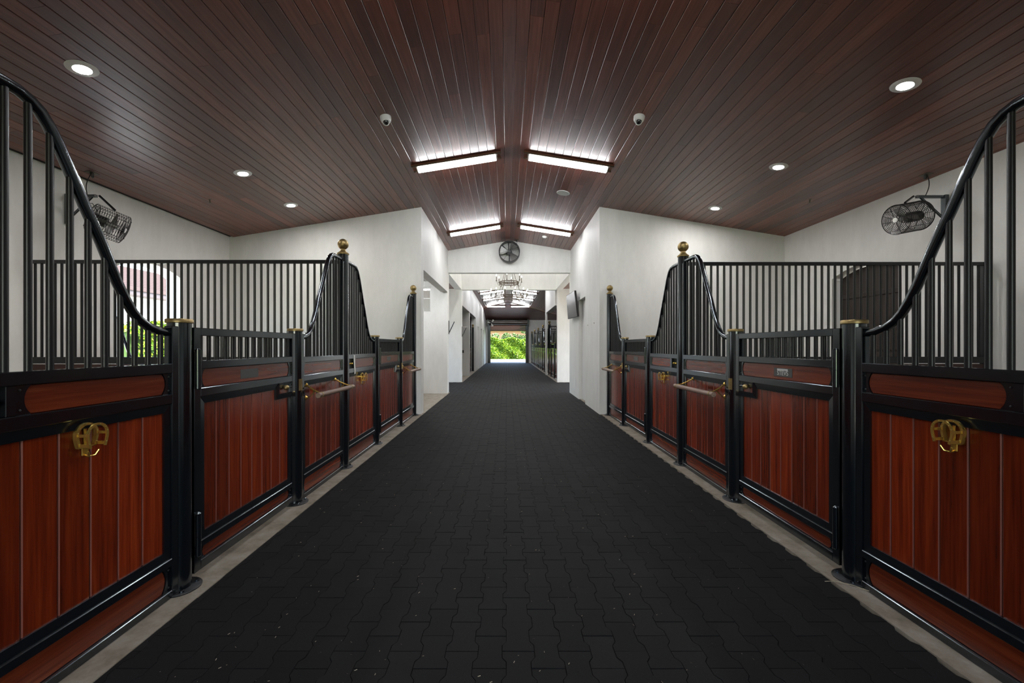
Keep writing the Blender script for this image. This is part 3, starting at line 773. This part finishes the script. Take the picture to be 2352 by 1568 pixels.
# two tubes on the hipped end
for sg, nm in ((-1, 'left'), (1, 'right')):
    ff = .16
    hz_, hy_ = RZ-.05-ff*(RZ-3.39)-.02, HY+ff*5.2
    t = thing('fluorescent_light', f'level fluorescent light on the far hipped end, {nm} one', 'ceiling light', (0, 0, 0), 'far fluorescent lights')
    x0, x1 = (RX+.22, RX+1.42) if sg > 0 else (RX-1.42, RX-.22)
    b = MB(); b.cbox(x0-.08, x1+.08, hy_-.09, hy_+.09, hz_-.035, hz_-.005, .002); b.build('tray', 'bronze', t)
    b = MB(); b.cbox(x0, x1, hy_-.07, hy_+.07, hz_-.10, hz_-.035, .015); b.build('lens', 'lens_far', t)
# hidden lamp added to brighten the side room
t = thing('hidden_fill_lamp', 'unseen added lamp on the white ceiling of the left side room', 'ceiling light', (-2.6, 10.6, 3.08))
b = MB(); b.cbox(-.45, .45, -.12, .12, -.03, 0, .004); b.build('housing', 'white_metal', t)
b = MB(); b.cbox(-.42, .42, -.09, .09, -.07, -.03, .012); b.build('lens', 'lens', t)

def slope_thing(name, label, cat, sg, t_, y, group=None, n=.02):
    p = slope_pt(sg, t_, y, n)
    return thing(name, label, cat, p, group, rot=(0, sg*math.atan(SL), 0))
for nm, sg, lst in (('left', -1, ((3.718, 3.60), (3.71, 5.78), (3.716, 7.08))), ('right', 1, ((3.572, 3.864), (3.549, 5.63), (3.538, 7.32)))):
    for k, (tt, y) in enumerate(lst):
        t = slope_thing('downlight', f'{("large near", "middle", "smaller far")[k]} recessed downlight in the {nm} ceiling slope', 'downlight', sg, tt, y, 'recessed downlights')
        b = MB(); b.lathe([(.062, -.0005), (.062, -.012), (.085, -.011), (.108, -.004), (.110, -.0005)], n=32); b.build('trim_ring', 'white_metal', t)
        b = MB(); b.lathe([(.064, -.0005), (.064, -.0105), (.0, -.0105)], n=28); b.build('lamp_disc', 'spot', t, label='glowing disc of the added fill lamp')
for i, (x, y) in enumerate(((-1.0, 12.7), (1.15, 12.7), (-1.0, 14.75), (1.15, 14.75))):  # lamps added out of view above the header to brighten the crossing
    t = thing('downlight', f'added unseen fill lamp high above the chandelier, {("near left", "near right", "far left", "far right")[i]} of the ring', 'downlight', (x, y, 5.0), 'recessed downlights'); M['spot_fill'] = M.get('spot_fill') or mat('fill_lamp_disc', (.9, .9, .9), .4, emit=(1, .98, .96), es=DOWN*1.0)
    b = MB(); b.lathe([(.062, -.0005), (.062, -.012), (.085, -.011), (.108, -.004), (.110, -.0005)], n=32); b.build('trim_ring', 'white_metal', t)
    b = MB(); b.lathe([(.064, -.0005), (.064, -.0105), (.0, -.0105)], n=28); b.build('lamp_disc', 'spot_fill', t, label='glowing disc of the added fill lamp')
for nm, sg, tt, y in (('left', -1, 1.53, 5.0), ('right', 1, 1.491, 5.0)):
    t = slope_thing('security_camera', f'white dome security camera on the {nm} ceiling slope', 'camera', sg, tt, y, 'dome security cameras')
    b = MB(); b.lathe([(.062, 0), (.064, -.004), (.062, -.035), (.055, -.055), (.050, -.062), (.036, -.066)], n=28); b.build('housing', 'white', t)
    b = MB(); b.ball((0, -.010, -.064), .036, 20, 12, 1.05); b.build('dome', 'glass_dark', t, label='dark glossy dome')
    F = frame_from((0, -.72, -.55)); b = MB(); b.tube(ring_pts(F, (0, -.010, -.064), .012, .036, 28), .0065, 8, True); b.build('visor_ring', 'white', t)
t = slope_thing('ceiling_speaker', 'flat white round ceiling speaker near the right fluorescent', 'speaker', 1, .952, 7.728)
b = MB(); b.lathe([(.118, 0), (.120, -.006), (.112, -.010), (.108, -.008)], n=36); b.build('rim', 'white', t)
M['mesh_grille'] = mat('speaker_mesh', (.58, .62, .57), .6)
b = MB(); b.lathe([(.109, -.002), (.107, -.009), (0, -.011)], n=36); b.build('grille', 'mesh_grille', t)
t = slope_thing('smoke_detector', 'small white smoke detector on the right slope near the round fan', 'detector', 1, .888, 10.84)
b = MB(); b.lathe([(.062, 0), (.062, -.018), (.050, -.024)], n=24); b.build('base', 'white', t)
b = MB(); b.lathe([(.044, -.022), (.042, -.040), (.025, -.045), (0, -.046)], n=24); b.build('sensor', 'white', t)
for nm, sg, tt, y in (('left', -1, 4.607, 6.405), ('right', 1, 4.547, 6.432)):
    t = slope_thing('sprinkler_head', f'tiny dark sprinkler head under the {nm} ceiling slope', 'sprinkler', sg, tt, y, 'sprinkler heads')
    b = MB(); b.lathe([(.022, 0), (.020, -.004), (.009, -.006), (.008, -.035), (.011, -.038), (.005, -.05)], n=14); b.build('pipe', 'bronze', t)
    b = MB(); b.lathe([(.018, -.05), (.018, -.053), (0, -.054)], n=14); b.build('deflector', 'bronze', t)

# ------------------------------------------------------------------ fans
def make_cage_fan(label, root, C, axis, R, L, wall_x, arm_z, arm_y, tip):
    t = thing('stall_fan', label, 'fan', root, 'caged stall fans')
    f = lambda x, y, z: (x-root[0], y-root[1], z-root[2])
    F = frame_from(axis); a, u, w = F; C = Vector(C)
    P = lambda d, r, th: tuple(C+a*d+(u*math.cos(th)+w*math.sin(th))*r)
    b = MB(f)
    for i in range(14): b.tube(ring_pts(F, C, -L/2+L*i/13, R), .0029 if 0 < i < 13 else .0055, 4, True)
    for k in range(8): b.tube([P(-L/2, R, 2*PI*k/8), P(L/2, R, 2*PI*k/8)], .0035, 5)
    b.build('cage', 'wire', t)
    for nm, d in (('front_grille', L/2+.012), ('rear_grille', -L/2-.012)):
        b = MB(f)
        for i in range(1, 10): b.tube(ring_pts(F, C, d*(1 if i < 9 else .97), R*i/9.6, 28), .0027, 4, True)
        for k in range(8): b.tube([P(d, .03, 2*PI*(k+.3)/8), P(d, R*.94, 2*PI*(k+.3)/8), P(L/2 if d > 0 else -L/2, R, 2*PI*(k+.3)/8)], .0032, 5)
        b.build(nm, 'wire', t)
    b = MB(f); b.tube([tuple(C+a*(L/2+.012)), tuple(C+a*(L/2+.02))], .028, 18); b.build('badge', 'white', t, label='round white hub badge')
    b = MB(f); b.tube([tuple(C-a*L*.48), tuple(C-a*L*.05)], .062, 18); b.build('motor', 'plastic_k', t)
    b = MB(f); b.tube([tuple(C-a*L*.05), tuple(C+a*.09)], .024, 14); b.build('hub', 'galv', t)
    for k in range(3):
        th = 2*PI*k/3+.4; b = MB(f); vs = []
        for i in range(6):
            r = .02+(R-.035)*i/5; ww = .16+.35*math.sin(PI*min(1, .25+i/5*.6)); tw = .030-.012*i/5
            for q in (-1, 1):
                for e in (0, .003): vs.append(P(.045+q*tw+e, r, th+q*ww*.55))
        fs = []
        for i in range(5):
            k4 = 4*i; fs += [[k4, k4+1, k4+5, k4+4], [k4+2, k4+3, k4+7, k4+6], [k4, k4+2, k4+6, k4+4], [k4+1, k4+3, k4+7, k4+5]]
        fs += [[0, 1, 3, 2], [20, 21, 23, 22]]
        b.add(vs, fs); b.build('blade', 'galv', t)
    sg = 1 if wall_x > 0 else -1
    # wall bracket
    b = MB(f); b.cbox(min(wall_x, wall_x-sg*.045), max(wall_x, wall_x-sg*.045), arm_y-.03, arm_y+.03, arm_z-.34, arm_z+.02, .003); b.build('wall_plate', 'steel', t)
    b = MB(f); b.cbox(min(wall_x-sg*.03, tip[0]), max(wall_x-sg*.03, tip[0]), arm_y-.016, arm_y+.016, arm_z-.016, arm_z+.016, .003); b.build('arm', 'steel', t)
    b = MB(f); b.tube([(wall_x-sg*.03, arm_y, arm_z-.27), (tip[0]+sg*.05, arm_y, arm_z-.005)], .014, 8); b.build('brace', 'steel', t)
    top = C+u*R
    b = MB(f); tv = Vector((tip[0], arm_y, arm_z)); b.tube([tuple(tv-Vector((sg*.03, 0, -.005))), tuple(top+Vector((0, 0, .01)))], .013, 6); b.build('swivel_strap', 'steel', t)
    b = MB(f); b.ball(tuple(tv-Vector((0, .02, 0))), .011, 8, 6); b.build('pivot_bolt', 'galv', t)
    j = Vector(tip[1])
    b = MB(f); pts = []
    for i in range(11):
        q = i/10; e = Vector((tip[0]+sg*.10, arm_y-.015, arm_z+.01)); p = j.lerp(e, q); p.x += sg*.035*math.sin(PI*q); pts.append(tuple(p))
    b.tube(pts, .005, 6); b.tube([tuple(C-a*L*.45+u*R*.5), tuple(C-a*L*.7+u*R*.9), (tip[0]+sg*.16, arm_y-.02, arm_z-.10)], .004, 6); b.build('power_cord', 'plastic_k', t)
    return t
make_cage_fan('black caged fan on a wall bracket high in the right stall', (XR, 5.14, 3.0), (4.79, 5.10, 2.835), (-.90, -.10, -.18), .172, .31, XR, 3.10, 5.14, (4.93, (5.17, 5.25, 3.42)))
make_cage_fan('black caged fan on a wall bracket high in the left stall', (XL, 5.13, 3.0), (-4.80, 5.14, 2.775), (.78, .50, -.36), .172, .30, XL, 3.105, 5.13, (-4.93, (-5.06, 5.2, 3.41)))
for nm, sg, tt, y in (('left', -1, 5.20, 5.19), ('right', 1, 5.15, 5.26)):
    t = slope_thing('outlet_plate', f'small dark outlet plate on the ceiling above the {nm} stall fan', 'outlet', sg, tt, y, 'ceiling outlets')
    b = MB(); b.cbox(-.04, .04, -.06, .06, -.006, 0, .002); b.build('plate', 'bronze', t)
    b = MB(); b.lathe([(.018, -.006), (.016, -.05), (.008, -.06)], n=12); b.build('plug', 'plastic_k', t)
# round fan on the gable header
C = Vector((.07, F0-.13, 3.885)); R = .285
t = thing('wall_fan', 'large round black drum fan on the white gable wall under the ridge', 'fan', tuple(C))
b = MB(); b.lathe([(R-.012, -.11), (R, -.115), (R+.006, -.10), (R+.006, .10), (R, .115), (R-.012, .11), (R-.012, -.11)], ax='y', n=48); b.build('drum', 'plastic_k', t)
b = MB(); F = frame_from((0, -1, 0))
for i in range(1, 10): b.tube(ring_pts(F, (0, 0, 0), .112, R*i/10, 36), .0022, 4, True)
for k in range(8):
    th = 2*PI*k/8+.2; b.tube([(math.cos(th)*.03, -.115, math.sin(th)*.03), (math.cos(th)*R, -.113, math.sin(th)*R)], .004, 5)
b.build('front_grille', 'wire', t)
b = MB(); b.lathe([(.035, -.118), (.035, -.105)], ax='y', n=18); b.build('hub_cap', 'plastic_k', t)
b = MB(); b.lathe([(.07, -.02), (.075, .0), (.075, .12)], ax='y', n=20); b.build('motor', 'plastic_k', t)
for k, (th, m_) in enumerate(((PI*.95, 'white_metal'), (PI*.3, 'galv'), (PI*1.72, 'galv'))):
    b = MB(); vs = []
    for i in range(6):
        r = .03+(R-.05)*i/5; ww = .25+.22*math.sin(PI*(.2+i/5*.55))
        for q in (-1, 1):
            for e in (0, .003): vs.append((math.cos(th+q*ww)*r, -.055+q*.035+e, math.sin(th+q*ww)*r))
    fs = []
    for i in range(5):
        k4 = 4*i; fs += [[k4, k4+1, k4+5, k4+4], [k4+2, k4+3, k4+7, k4+6], [k4, k4+2, k4+6, k4+4], [k4+1, k4+3, k4+7, k4+5]]
    fs += [[0, 1, 3, 2], [20, 21, 23, 22]]
    b.add(vs, fs); b.build('blade', m_, t)
b = MB(); b.tube([(-.02, .03, R*.95), (-.02, .03, .05)], .012, 8); b.tube([(.0, .03, -R*.95), (.0, .03, -.05)], .012, 8); b.tube([(-R*.68, .03, R*.68), (-.05, .03, .05)], .010, 8); b.build('motor_strut', 'plastic_k', t)
b = MB(); b.box(-.03, .03, .10, .13, -.06, .06); b.build('wall_mount', 'steel', t)
b = MB(); b.tube([(.20, -.05, .21), (.215, -.06, .28), (.205, -.08, .325)], .006, 6); b.build('power_cord', 'plastic_k', t)
t = slope_thing('outlet_plate', 'small dark outlet plate on the ceiling beside the round fan', 'outlet', 1, .19, 11.64, 'ceiling outlets')
b = MB(); b.cbox(-.06, .06, -.04, .04, -.006, 0, .002); b.build('plate', 'bronze', t)
b = MB(); b.lathe([(.018, -.006), (.016, -.04), (.008, -.05)], n=12); b.build('plug', 'plastic_k', t)

# ------------------------------------------------------------------ chandelier
cc = Vector((.075, 13.72, 0))
t = thing('chandelier', 'two tier bronze ring chandelier with candle bulbs in the crossing', 'chandelier', (cc.x, cc.y, 2.86))
zl, zu, rl, ru = 2.875, 3.335, .455, .295
def hoop(b, r, z, h=.055):
    for zz in (z+h/2, z-h/2): b.lathe([(r, zz-.013), (r+.016, zz-.013), (r+.016, zz+.013), (r, zz+.013), (r, zz-.013)], (0, 0, -2.86), 'z', 40)
    for k in range(12):
        a = 2*PI*k/12; b.tube([((r+.007)*math.cos(a), (r+.007)*math.sin(a), z-h/2-2.86), ((r+.007)*math.cos(a), (r+.007)*math.sin(a), z+h/2-2.86)], .007, 6)
for nm, r, z in (('lower_ring', rl, zl), ('upper_ring', ru, zu)):
    b = MB(); hoop(b, r, z); b.build(nm, 'bronze', t)
def arms(r, z, n, ph, out, rise):
    for k in range(n):
        a = 2*PI*k/n+ph; ca, sa = math.cos(a), math.sin(a); b = MB(); pts = []
        for i in range(9):
            q = i/8; rr = r+out*q; zz = z-.02-.075*math.sin(PI*min(q*1.1, 1))+rise*max(0, q-.45)/.55*.4
            pts.append((ca*rr, sa*rr, zz-2.86))
        b.tube(pts, .006, 6); b.ball((ca*(r+.03), sa*(r+.03), z-.075-2.86), .014, 8, 6)
        ro = r+out; zt = pts[-1][2]
        b.lathe([(.004, zt-.01), (.028, zt+.004), (.028, zt+.010), (.006, zt+.012)], (ca*ro, sa*ro, 0), 'z', 10)
        ar = b.build('arm', 'bronze', t)
        b = MB(); b.tube([(ca*ro, sa*ro, zt+.01), (ca*ro, sa*ro, zt+.15)], .0105, 8); b.build('candle_sleeve', 'bronze', t)
        b = MB(); b.lathe([(.006, 0), (.016, .02), (.015, .035), (.007, .055), (.001, .068)], (ca*ro, sa*ro, zt+.15), 'z', 10); b.build('candle_bulb', 'bulb', t, label='small lit candle bulb')
arms(rl, zl, 12, PI/12+.05, .145, .16); arms(ru, zu, 6, .35, .135, .16)
for k in range(4):
    a = PI/4+k*PI/2+.2; ca, sa = math.cos(a), math.sin(a); b = MB()
    for (r0, z0, r1, z1) in ((rl, zl, ru, zu), (ru, zu, .05, 4.0)):
        L = 26
        for i in range(L):
            q0, q1 = i/L, (i+.82)/L
            b.tube([(ca*(r0+(r1-r0)*q0), sa*(r0+(r1-r0)*q0), z0+(z1-z0)*q0-2.86), (ca*(r0+(r1-r0)*q1), sa*(r0+(r1-r0)*q1), z0+(z1-z0)*q1-2.86)], .0075, 4)
    b.build('chain', 'bronze', t)
b = MB(); b.tube([(0, 0, 4.0-2.86), (0, 0, 5.0-2.86)], .012, 8); b.ball((0, 0, 4.0-2.86), .06, 12, 8); b.lathe([(.08, 4.97-2.86), (.08, 5.0-2.86)], n=18); b.build('stem', 'bronze', t)

# ------------------------------------------------------------------ wall fittings
t = thing('television', 'dark switched off flat television tilted on the right pier wall', 'television', (AR, 10.9, 2.03))
q = {'a0': 10.3, 'a1': 11.5}
P = [Vector((1.703, 10.3, 2.015)), Vector((1.645, 11.48, 2.03)), Vector((1.60, 11.48, 2.655)), Vector((1.632, 10.3, 2.645))]
n = (P[1]-P[0]).cross(P[3]-P[0]).normalized()
if n.x > 0: n = -n
root = Vector((AR, 10.9, 2.03))
def quadbox(p4, back, front):
    vs = [tuple(p-root+n*back) for p in p4]+[tuple(p-root+n*front) for p in p4]
    return vs, [(0, 1, 2, 3), (4, 7, 6, 5), (0, 4, 5, 1), (1, 5, 6, 2), (2, 6, 7, 3), (3, 7, 4, 0)]
b = MB(); b.add(*quadbox(P, -.045, 0)); b.build('casing', 'plastic_k', t)
c = sum(P, Vector())/4; IP = [c+(p-c)*.965 for p in P]
b = MB(); b.add(*quadbox(IP, 0, .002)); b.build('screen', 'screen', t, label='grey reflecting screen')
b = MB(); b.tube([tuple(c-root-n*.04), tuple(Vector((AR-.005, 10.9, 2.33))-root)], .035, 8); b.build('wall_mount', 'steel', t)
t = thing('outlet_cover', 'narrow white outlet cover low on the right pier', 'outlet', (AR, 10.98, .38))
b = MB(); b.cbox(-.006, 0, -.035, .035, -.12, .12, .002); b.build('plate', 'white_metal', t)
for i, (y, z) in enumerate(((9.30, 1.76), (8.62, 1.77))):
    t = MB(); t.lathe([(.012, -.008), (.008, 0)], (AR, y, z), 'x', 8); o = t.build('wall_screw', 'bronze'); tag(o, 'small dark screw on the right pier ' + ('nearer the door recess' if i == 0 else 'nearer the corner'), 'screw')
t = thing('outlet_cover', 'grey outlet cover on the white wall inside the far left opening', 'outlet', (-1.95, 18.79, 1.07))
b = MB(); b.cbox(-.06, .06, -.01, .01, -.06, .06, .002); b.build('plate', 'plate', t)
def make_bracket(x, y, label, L=.26):
    t = thing('swing_bracket', label, 'bracket', (x, y, 2.0), 'swing arm brackets')
    b = MB(); b.cbox(-.004, .02, -.02, .02, -.36, .02, .002); b.build('wall_strip', 'plate', t)
    b = MB(); b.cbox(0, L, -.012, .012, -.005, .012, .002); b.build('arm', 'white_metal', t)
    b = MB(); b.tube([(.008, 0, -.33), (L*.62, 0, -.008)], .012, 8); b.build('brace', 'steel', t, label='black slanting brace')
make_bracket(AL, F1-.05, 'thin wall bracket with black slanting brace on the first white corner')
make_bracket(AL, G1-.08, 'thin wall bracket with black slanting brace on the second white corner')

# ------------------------------------------------------------------ window of the side room
t = bpy.data.objects.new('window_1', None); COL.objects.link(t); struct(t, 'bright white framed window high in the left side room', 'window')
for (a, c, z0, z1) in ((-2.95, -2.08, 2.22, 2.26), (-2.95, -2.08, 2.89, 2.93), (-2.95, -2.91, 2.26, 2.89), (-2.12, -2.08, 2.26, 2.89), (-2.91, -2.12, 2.60, 2.63)):
    b = MB(); b.cbox(a, c, 11.78, 11.84, z0, z1, .003); b.build('window_frame', 'white_metal', t)
M['glass'] = mat('clear_pane', (1, 1, 1), .0); M['glass'].node_tree.nodes['Principled BSDF'].inputs['Transmission Weight'].default_value = 1.
for z0, z1 in ((2.26, 2.60), (2.63, 2.89)):
    b = MB(); b.box(-2.91, -2.12, 11.805, 11.811, z0, z1); b.build('pane', 'glass', t)

# ------------------------------------------------------------------ far roll up door
t = bpy.data.objects.new('door_4', None); COL.objects.link(t); struct(t, 'half raised bronze roll up door at the far end', 'door')
for i in range(5):
    z = 2.53+i*.09; b = MB(); b.cbox(DX0+.05, DX1-.05, YB-.03, YB-.005, z, z+.086, .006); b.build('shutter_slat', 'shutter', t)
b = MB(); b.cbox(DX0+.02, DX1-.02, YB-.04, YB+.0, 2.49, 2.53, .004); b.build('bottom_bar', 'shutter', t)
b = MB(); b.tube([(DX0-.06, YB-.28, 3.14), (DX1+.06, YB-.28, 3.14)], .21, 20); b.build('shutter_roll', 'shutter', t)
for i in range(3):
    b = MB(); z = 2.98+i*.14; b.tube([(DX0-.05, YB-.28-.213*math.sin(math.acos(max(-1, min(1, (z-3.14)/.213)))), z), (DX1+.05, YB-.28-.213*math.sin(math.acos(max(-1, min(1, (z-3.14)/.213)))), z)], .012, 6); b.build('roll_rib', 'galv', t)
for x0, x1 in ((DX0-.16, DX0+.06), (DX1-.06, DX1+.16)):
    b = MB(); b.cbox(x0, x1, YB-.12, YB-.002, 0.005, 3.0, .004); b.build('guide_track', 'steel', t)
for x in (DX0-.12, DX1+.12):
    b = MB(); b.cbox(x-.03, x+.03, YB-.5, YB-.002, 2.9, 3.36, .004); b.build('roll_bracket', 'steel', t)
# far white fan beside the roll
t = thing('wall_fan', 'small fan with pale blades beside the far roll up door', 'fan', (-1.18, YB-.75, 3.08))
b = MB(); b.ball((0, 0, 0), .10, 14, 10); b.tube([(0, 0, 0), (-.12, .15, 0)], .09, 14); b.tube([(-.12, .15, 0), (-.3, .74, .05)], .03, 8); b.build('motor', 'plastic_k', t)
for k in range(3):
    th = 2*PI*k/3+.9; b = MB()
    b.add([(math.cos(th+q*w)*r, -.1+q*.03+e, math.sin(th+q*w)*r) for r, w in ((.05, .4), (.30, .28)) for q in (-1, 1) for e in (0, .006)],
          [(0, 1, 5, 4), (2, 3, 7, 6), (0, 2, 6, 4), (1, 3, 7, 5), (0, 1, 3, 2), (4, 5, 7, 6)]); b.build('blade', 'white', t)

# ------------------------------------------------------------------ outside
b = MB(); b.box(-60, 60, -60, 120, -.5, -.26); o = b.build('ground', 'grass'); struct(o, 'lawn around the stable', 'ground')
b = MB(); b.box(-14, 14, YB+.05, 43.6, -.26, -.01); b.box(-14, 14, -16, YBACK, -.26, -.01);
o = b.build('driveway', 'pave'); struct(o, 'pale concrete driveway around the stable', 'ground')
M['bounce'] = mat('pale_bounce_yard', (.60, .56, .49), .9)  # pale ground added beside the stable to bounce light inside
nz = noise(M['bounce'], 4, detail=6, shift=False); setcol(M['bounce'], ramp(M['bounce'], nz.outputs[0], [(.3, (.54, .50, .43)), (.7, (.66, .62, .55))]))
b = MB(); b.box(-16, XL-.26, YBACK, YB+.05, -.26, -.02); b.box(XR+.26, 45, -10, YB+.05, -.26, -.02)
o = b.build('bounce_yard', 'bounce'); struct(o, 'pale yards added along both sides of the stable to bounce light', 'ground')
def leaf_quad(b, c, sz):
    a = random.random()*2*PI; e = random.uniform(-.9, .9); d = Vector((math.cos(a)*math.cos(e), math.sin(a)*math.cos(e), math.sin(e)))
    u = d.cross(Vector((random.gauss(0, 1), random.gauss(0, 1), random.gauss(0, 1)))).normalized(); c = Vector(c)
    b.v += [tuple(c-d*sz*.5), tuple(c+u*sz*.28), tuple(c+d*sz*.5), tuple(c-u*sz*.28)]; k = len(b.v)-4; b.fc.append([k, k+1, k+2, k+3]); b.sm.append(False)
def hedge(x0, x1, y0, y1, h, n, label, m='leaf', sz=.16, rot=0., at=None):
    t = thing('hedge', label, 'hedge', at or ((x0+x1)/2, (y0+y1)/2, 0)); t.rotation_euler = (0, 0, rot); cx, cy = (x0+x1)/2, (y0+y1)/2
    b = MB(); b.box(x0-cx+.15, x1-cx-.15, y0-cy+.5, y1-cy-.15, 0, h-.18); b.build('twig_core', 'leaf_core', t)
    b = MB()
    for i in range(n):
        x = random.uniform(x0, x1); bl = .14*math.sin(x*5.1)+.10*math.sin(x*2.3+1); z = random.uniform(.02, h+.12*math.sin(x*3.1))
        y = y0+abs(random.gauss(0, .10))+.12*math.sin(z*4+x*3)+bl*.5
        if random.random() < .25: y = random.uniform(y0, y1); z = h+.12*math.sin(x*3.1)-abs(random.gauss(0, .08))
        leaf_quad(b, (x-cx, y-cy, z), sz*random.uniform(.6, 1.3))
    b.build('foliage', m, t, recalc=False, kind='stuff')
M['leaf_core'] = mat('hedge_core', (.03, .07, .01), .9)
hedge(-3.6, 4.2, 43.6, 45.2, 2.12, 24000, 'bright green clipped hedge beyond the far door')
hedge(-2.6, 2.6, -.6, .6, 2.0, 7000, 'green hedge outside the left arched opening', sz=.14, rot=PI/2, at=(-11.4, 15.2, -.02))
def tree(x, y, h, r, n, label, m='leaf2'):
    t = thing('tree', label, 'tree', (x, y, 0))
    b = MB(); b.tube([(0, 0, 0), (.1, 0, h*.4), (0, .1, h*.75)], .15, 8, rs=[.18, .13, .06]); b.build('trunk', 'bark', t)
    b = MB()
    blobs = [(random.gauss(0, r*.5), random.gauss(0, r*.5), h*.75+random.gauss(0, r*.4), r*random.uniform(.3, .55)) for _ in range(12)]
    for i in range(n):
        bx, by, bz, br = random.choice(blobs); v = Vector((random.gauss(0, 1), random.gauss(0, 1), random.gauss(0, 1))).normalized()*br*random.uniform(.7, 1)
        leaf_quad(b, (bx+v.x, by+v.y, bz+v.z), random.uniform(.14, .3))
    b.build('foliage', m, t, recalc=False, kind='stuff')
tree(-2.3, 49, 3.0, 1.0, 1800, 'leafy tree rising over the hedge, left in the doorway')
tree(.9, 51, 3.0, 1.0, 1500, 'leafy tree rising over the hedge, middle of the doorway')
tree(2.9, 50, 3.8, 1.2, 2600, 'dark leafy tree rising over the hedge, right in the doorway')
t = thing('house', 'terracotta house behind the hedge and trees', 'house', (0, 56, 0))
b = MB(); b.box(-8, 7, 0, 8, 0, 3.4); b.build('wall', 'salmon', t)
for i in range(14):
    z0, z1 = 3.4+i*.14, 3.4+(i+1)*.14; yy = -.6+i*.32
    b = MB(); b.box(-8.5, 7.5, yy, yy+.36, z0, z0+.15); b.build('tile_course', 'tile', t)
# white wing with a tiled roof outside the left arched opening
t = thing('house', 'sunlit white wing with a pink tiled roof outside the left arched opening', 'house', (-16, 18, 0))
b = MB(); b.box(-6, 0, -14, 16, -.02, 3.45); b.build('wall', 'wall', t)
b = MB(); b.cbox(-6, .62, -14.2, 16.2, 3.42, 3.62, .01); b.build('fascia', 'lilac', t)
M['tile_pink'] = mat('pale_roof_tile', (.075, .052, .05), .8)
for i in range(13):
    z0 = 3.60+i*.125; x1 = .66-i*.30
    b = MB(); b.cbox(x1-.34, x1, -14.2, 16.2, z0, z0+.15, .01); b.build('tile_course', 'tile_pink', t)
for y in (-6, -1.5, 3, 7.5):
    b = MB(); b.cbox(-.01, .03, y, y+1.1, .9, 2.2, .004); w_ = b.build('window', 'plate', t)
    b = MB(); b.box(.02, .035, y+.06, y+1.04, .96, 2.14); b.build('pane', 'glass_dark', w_)
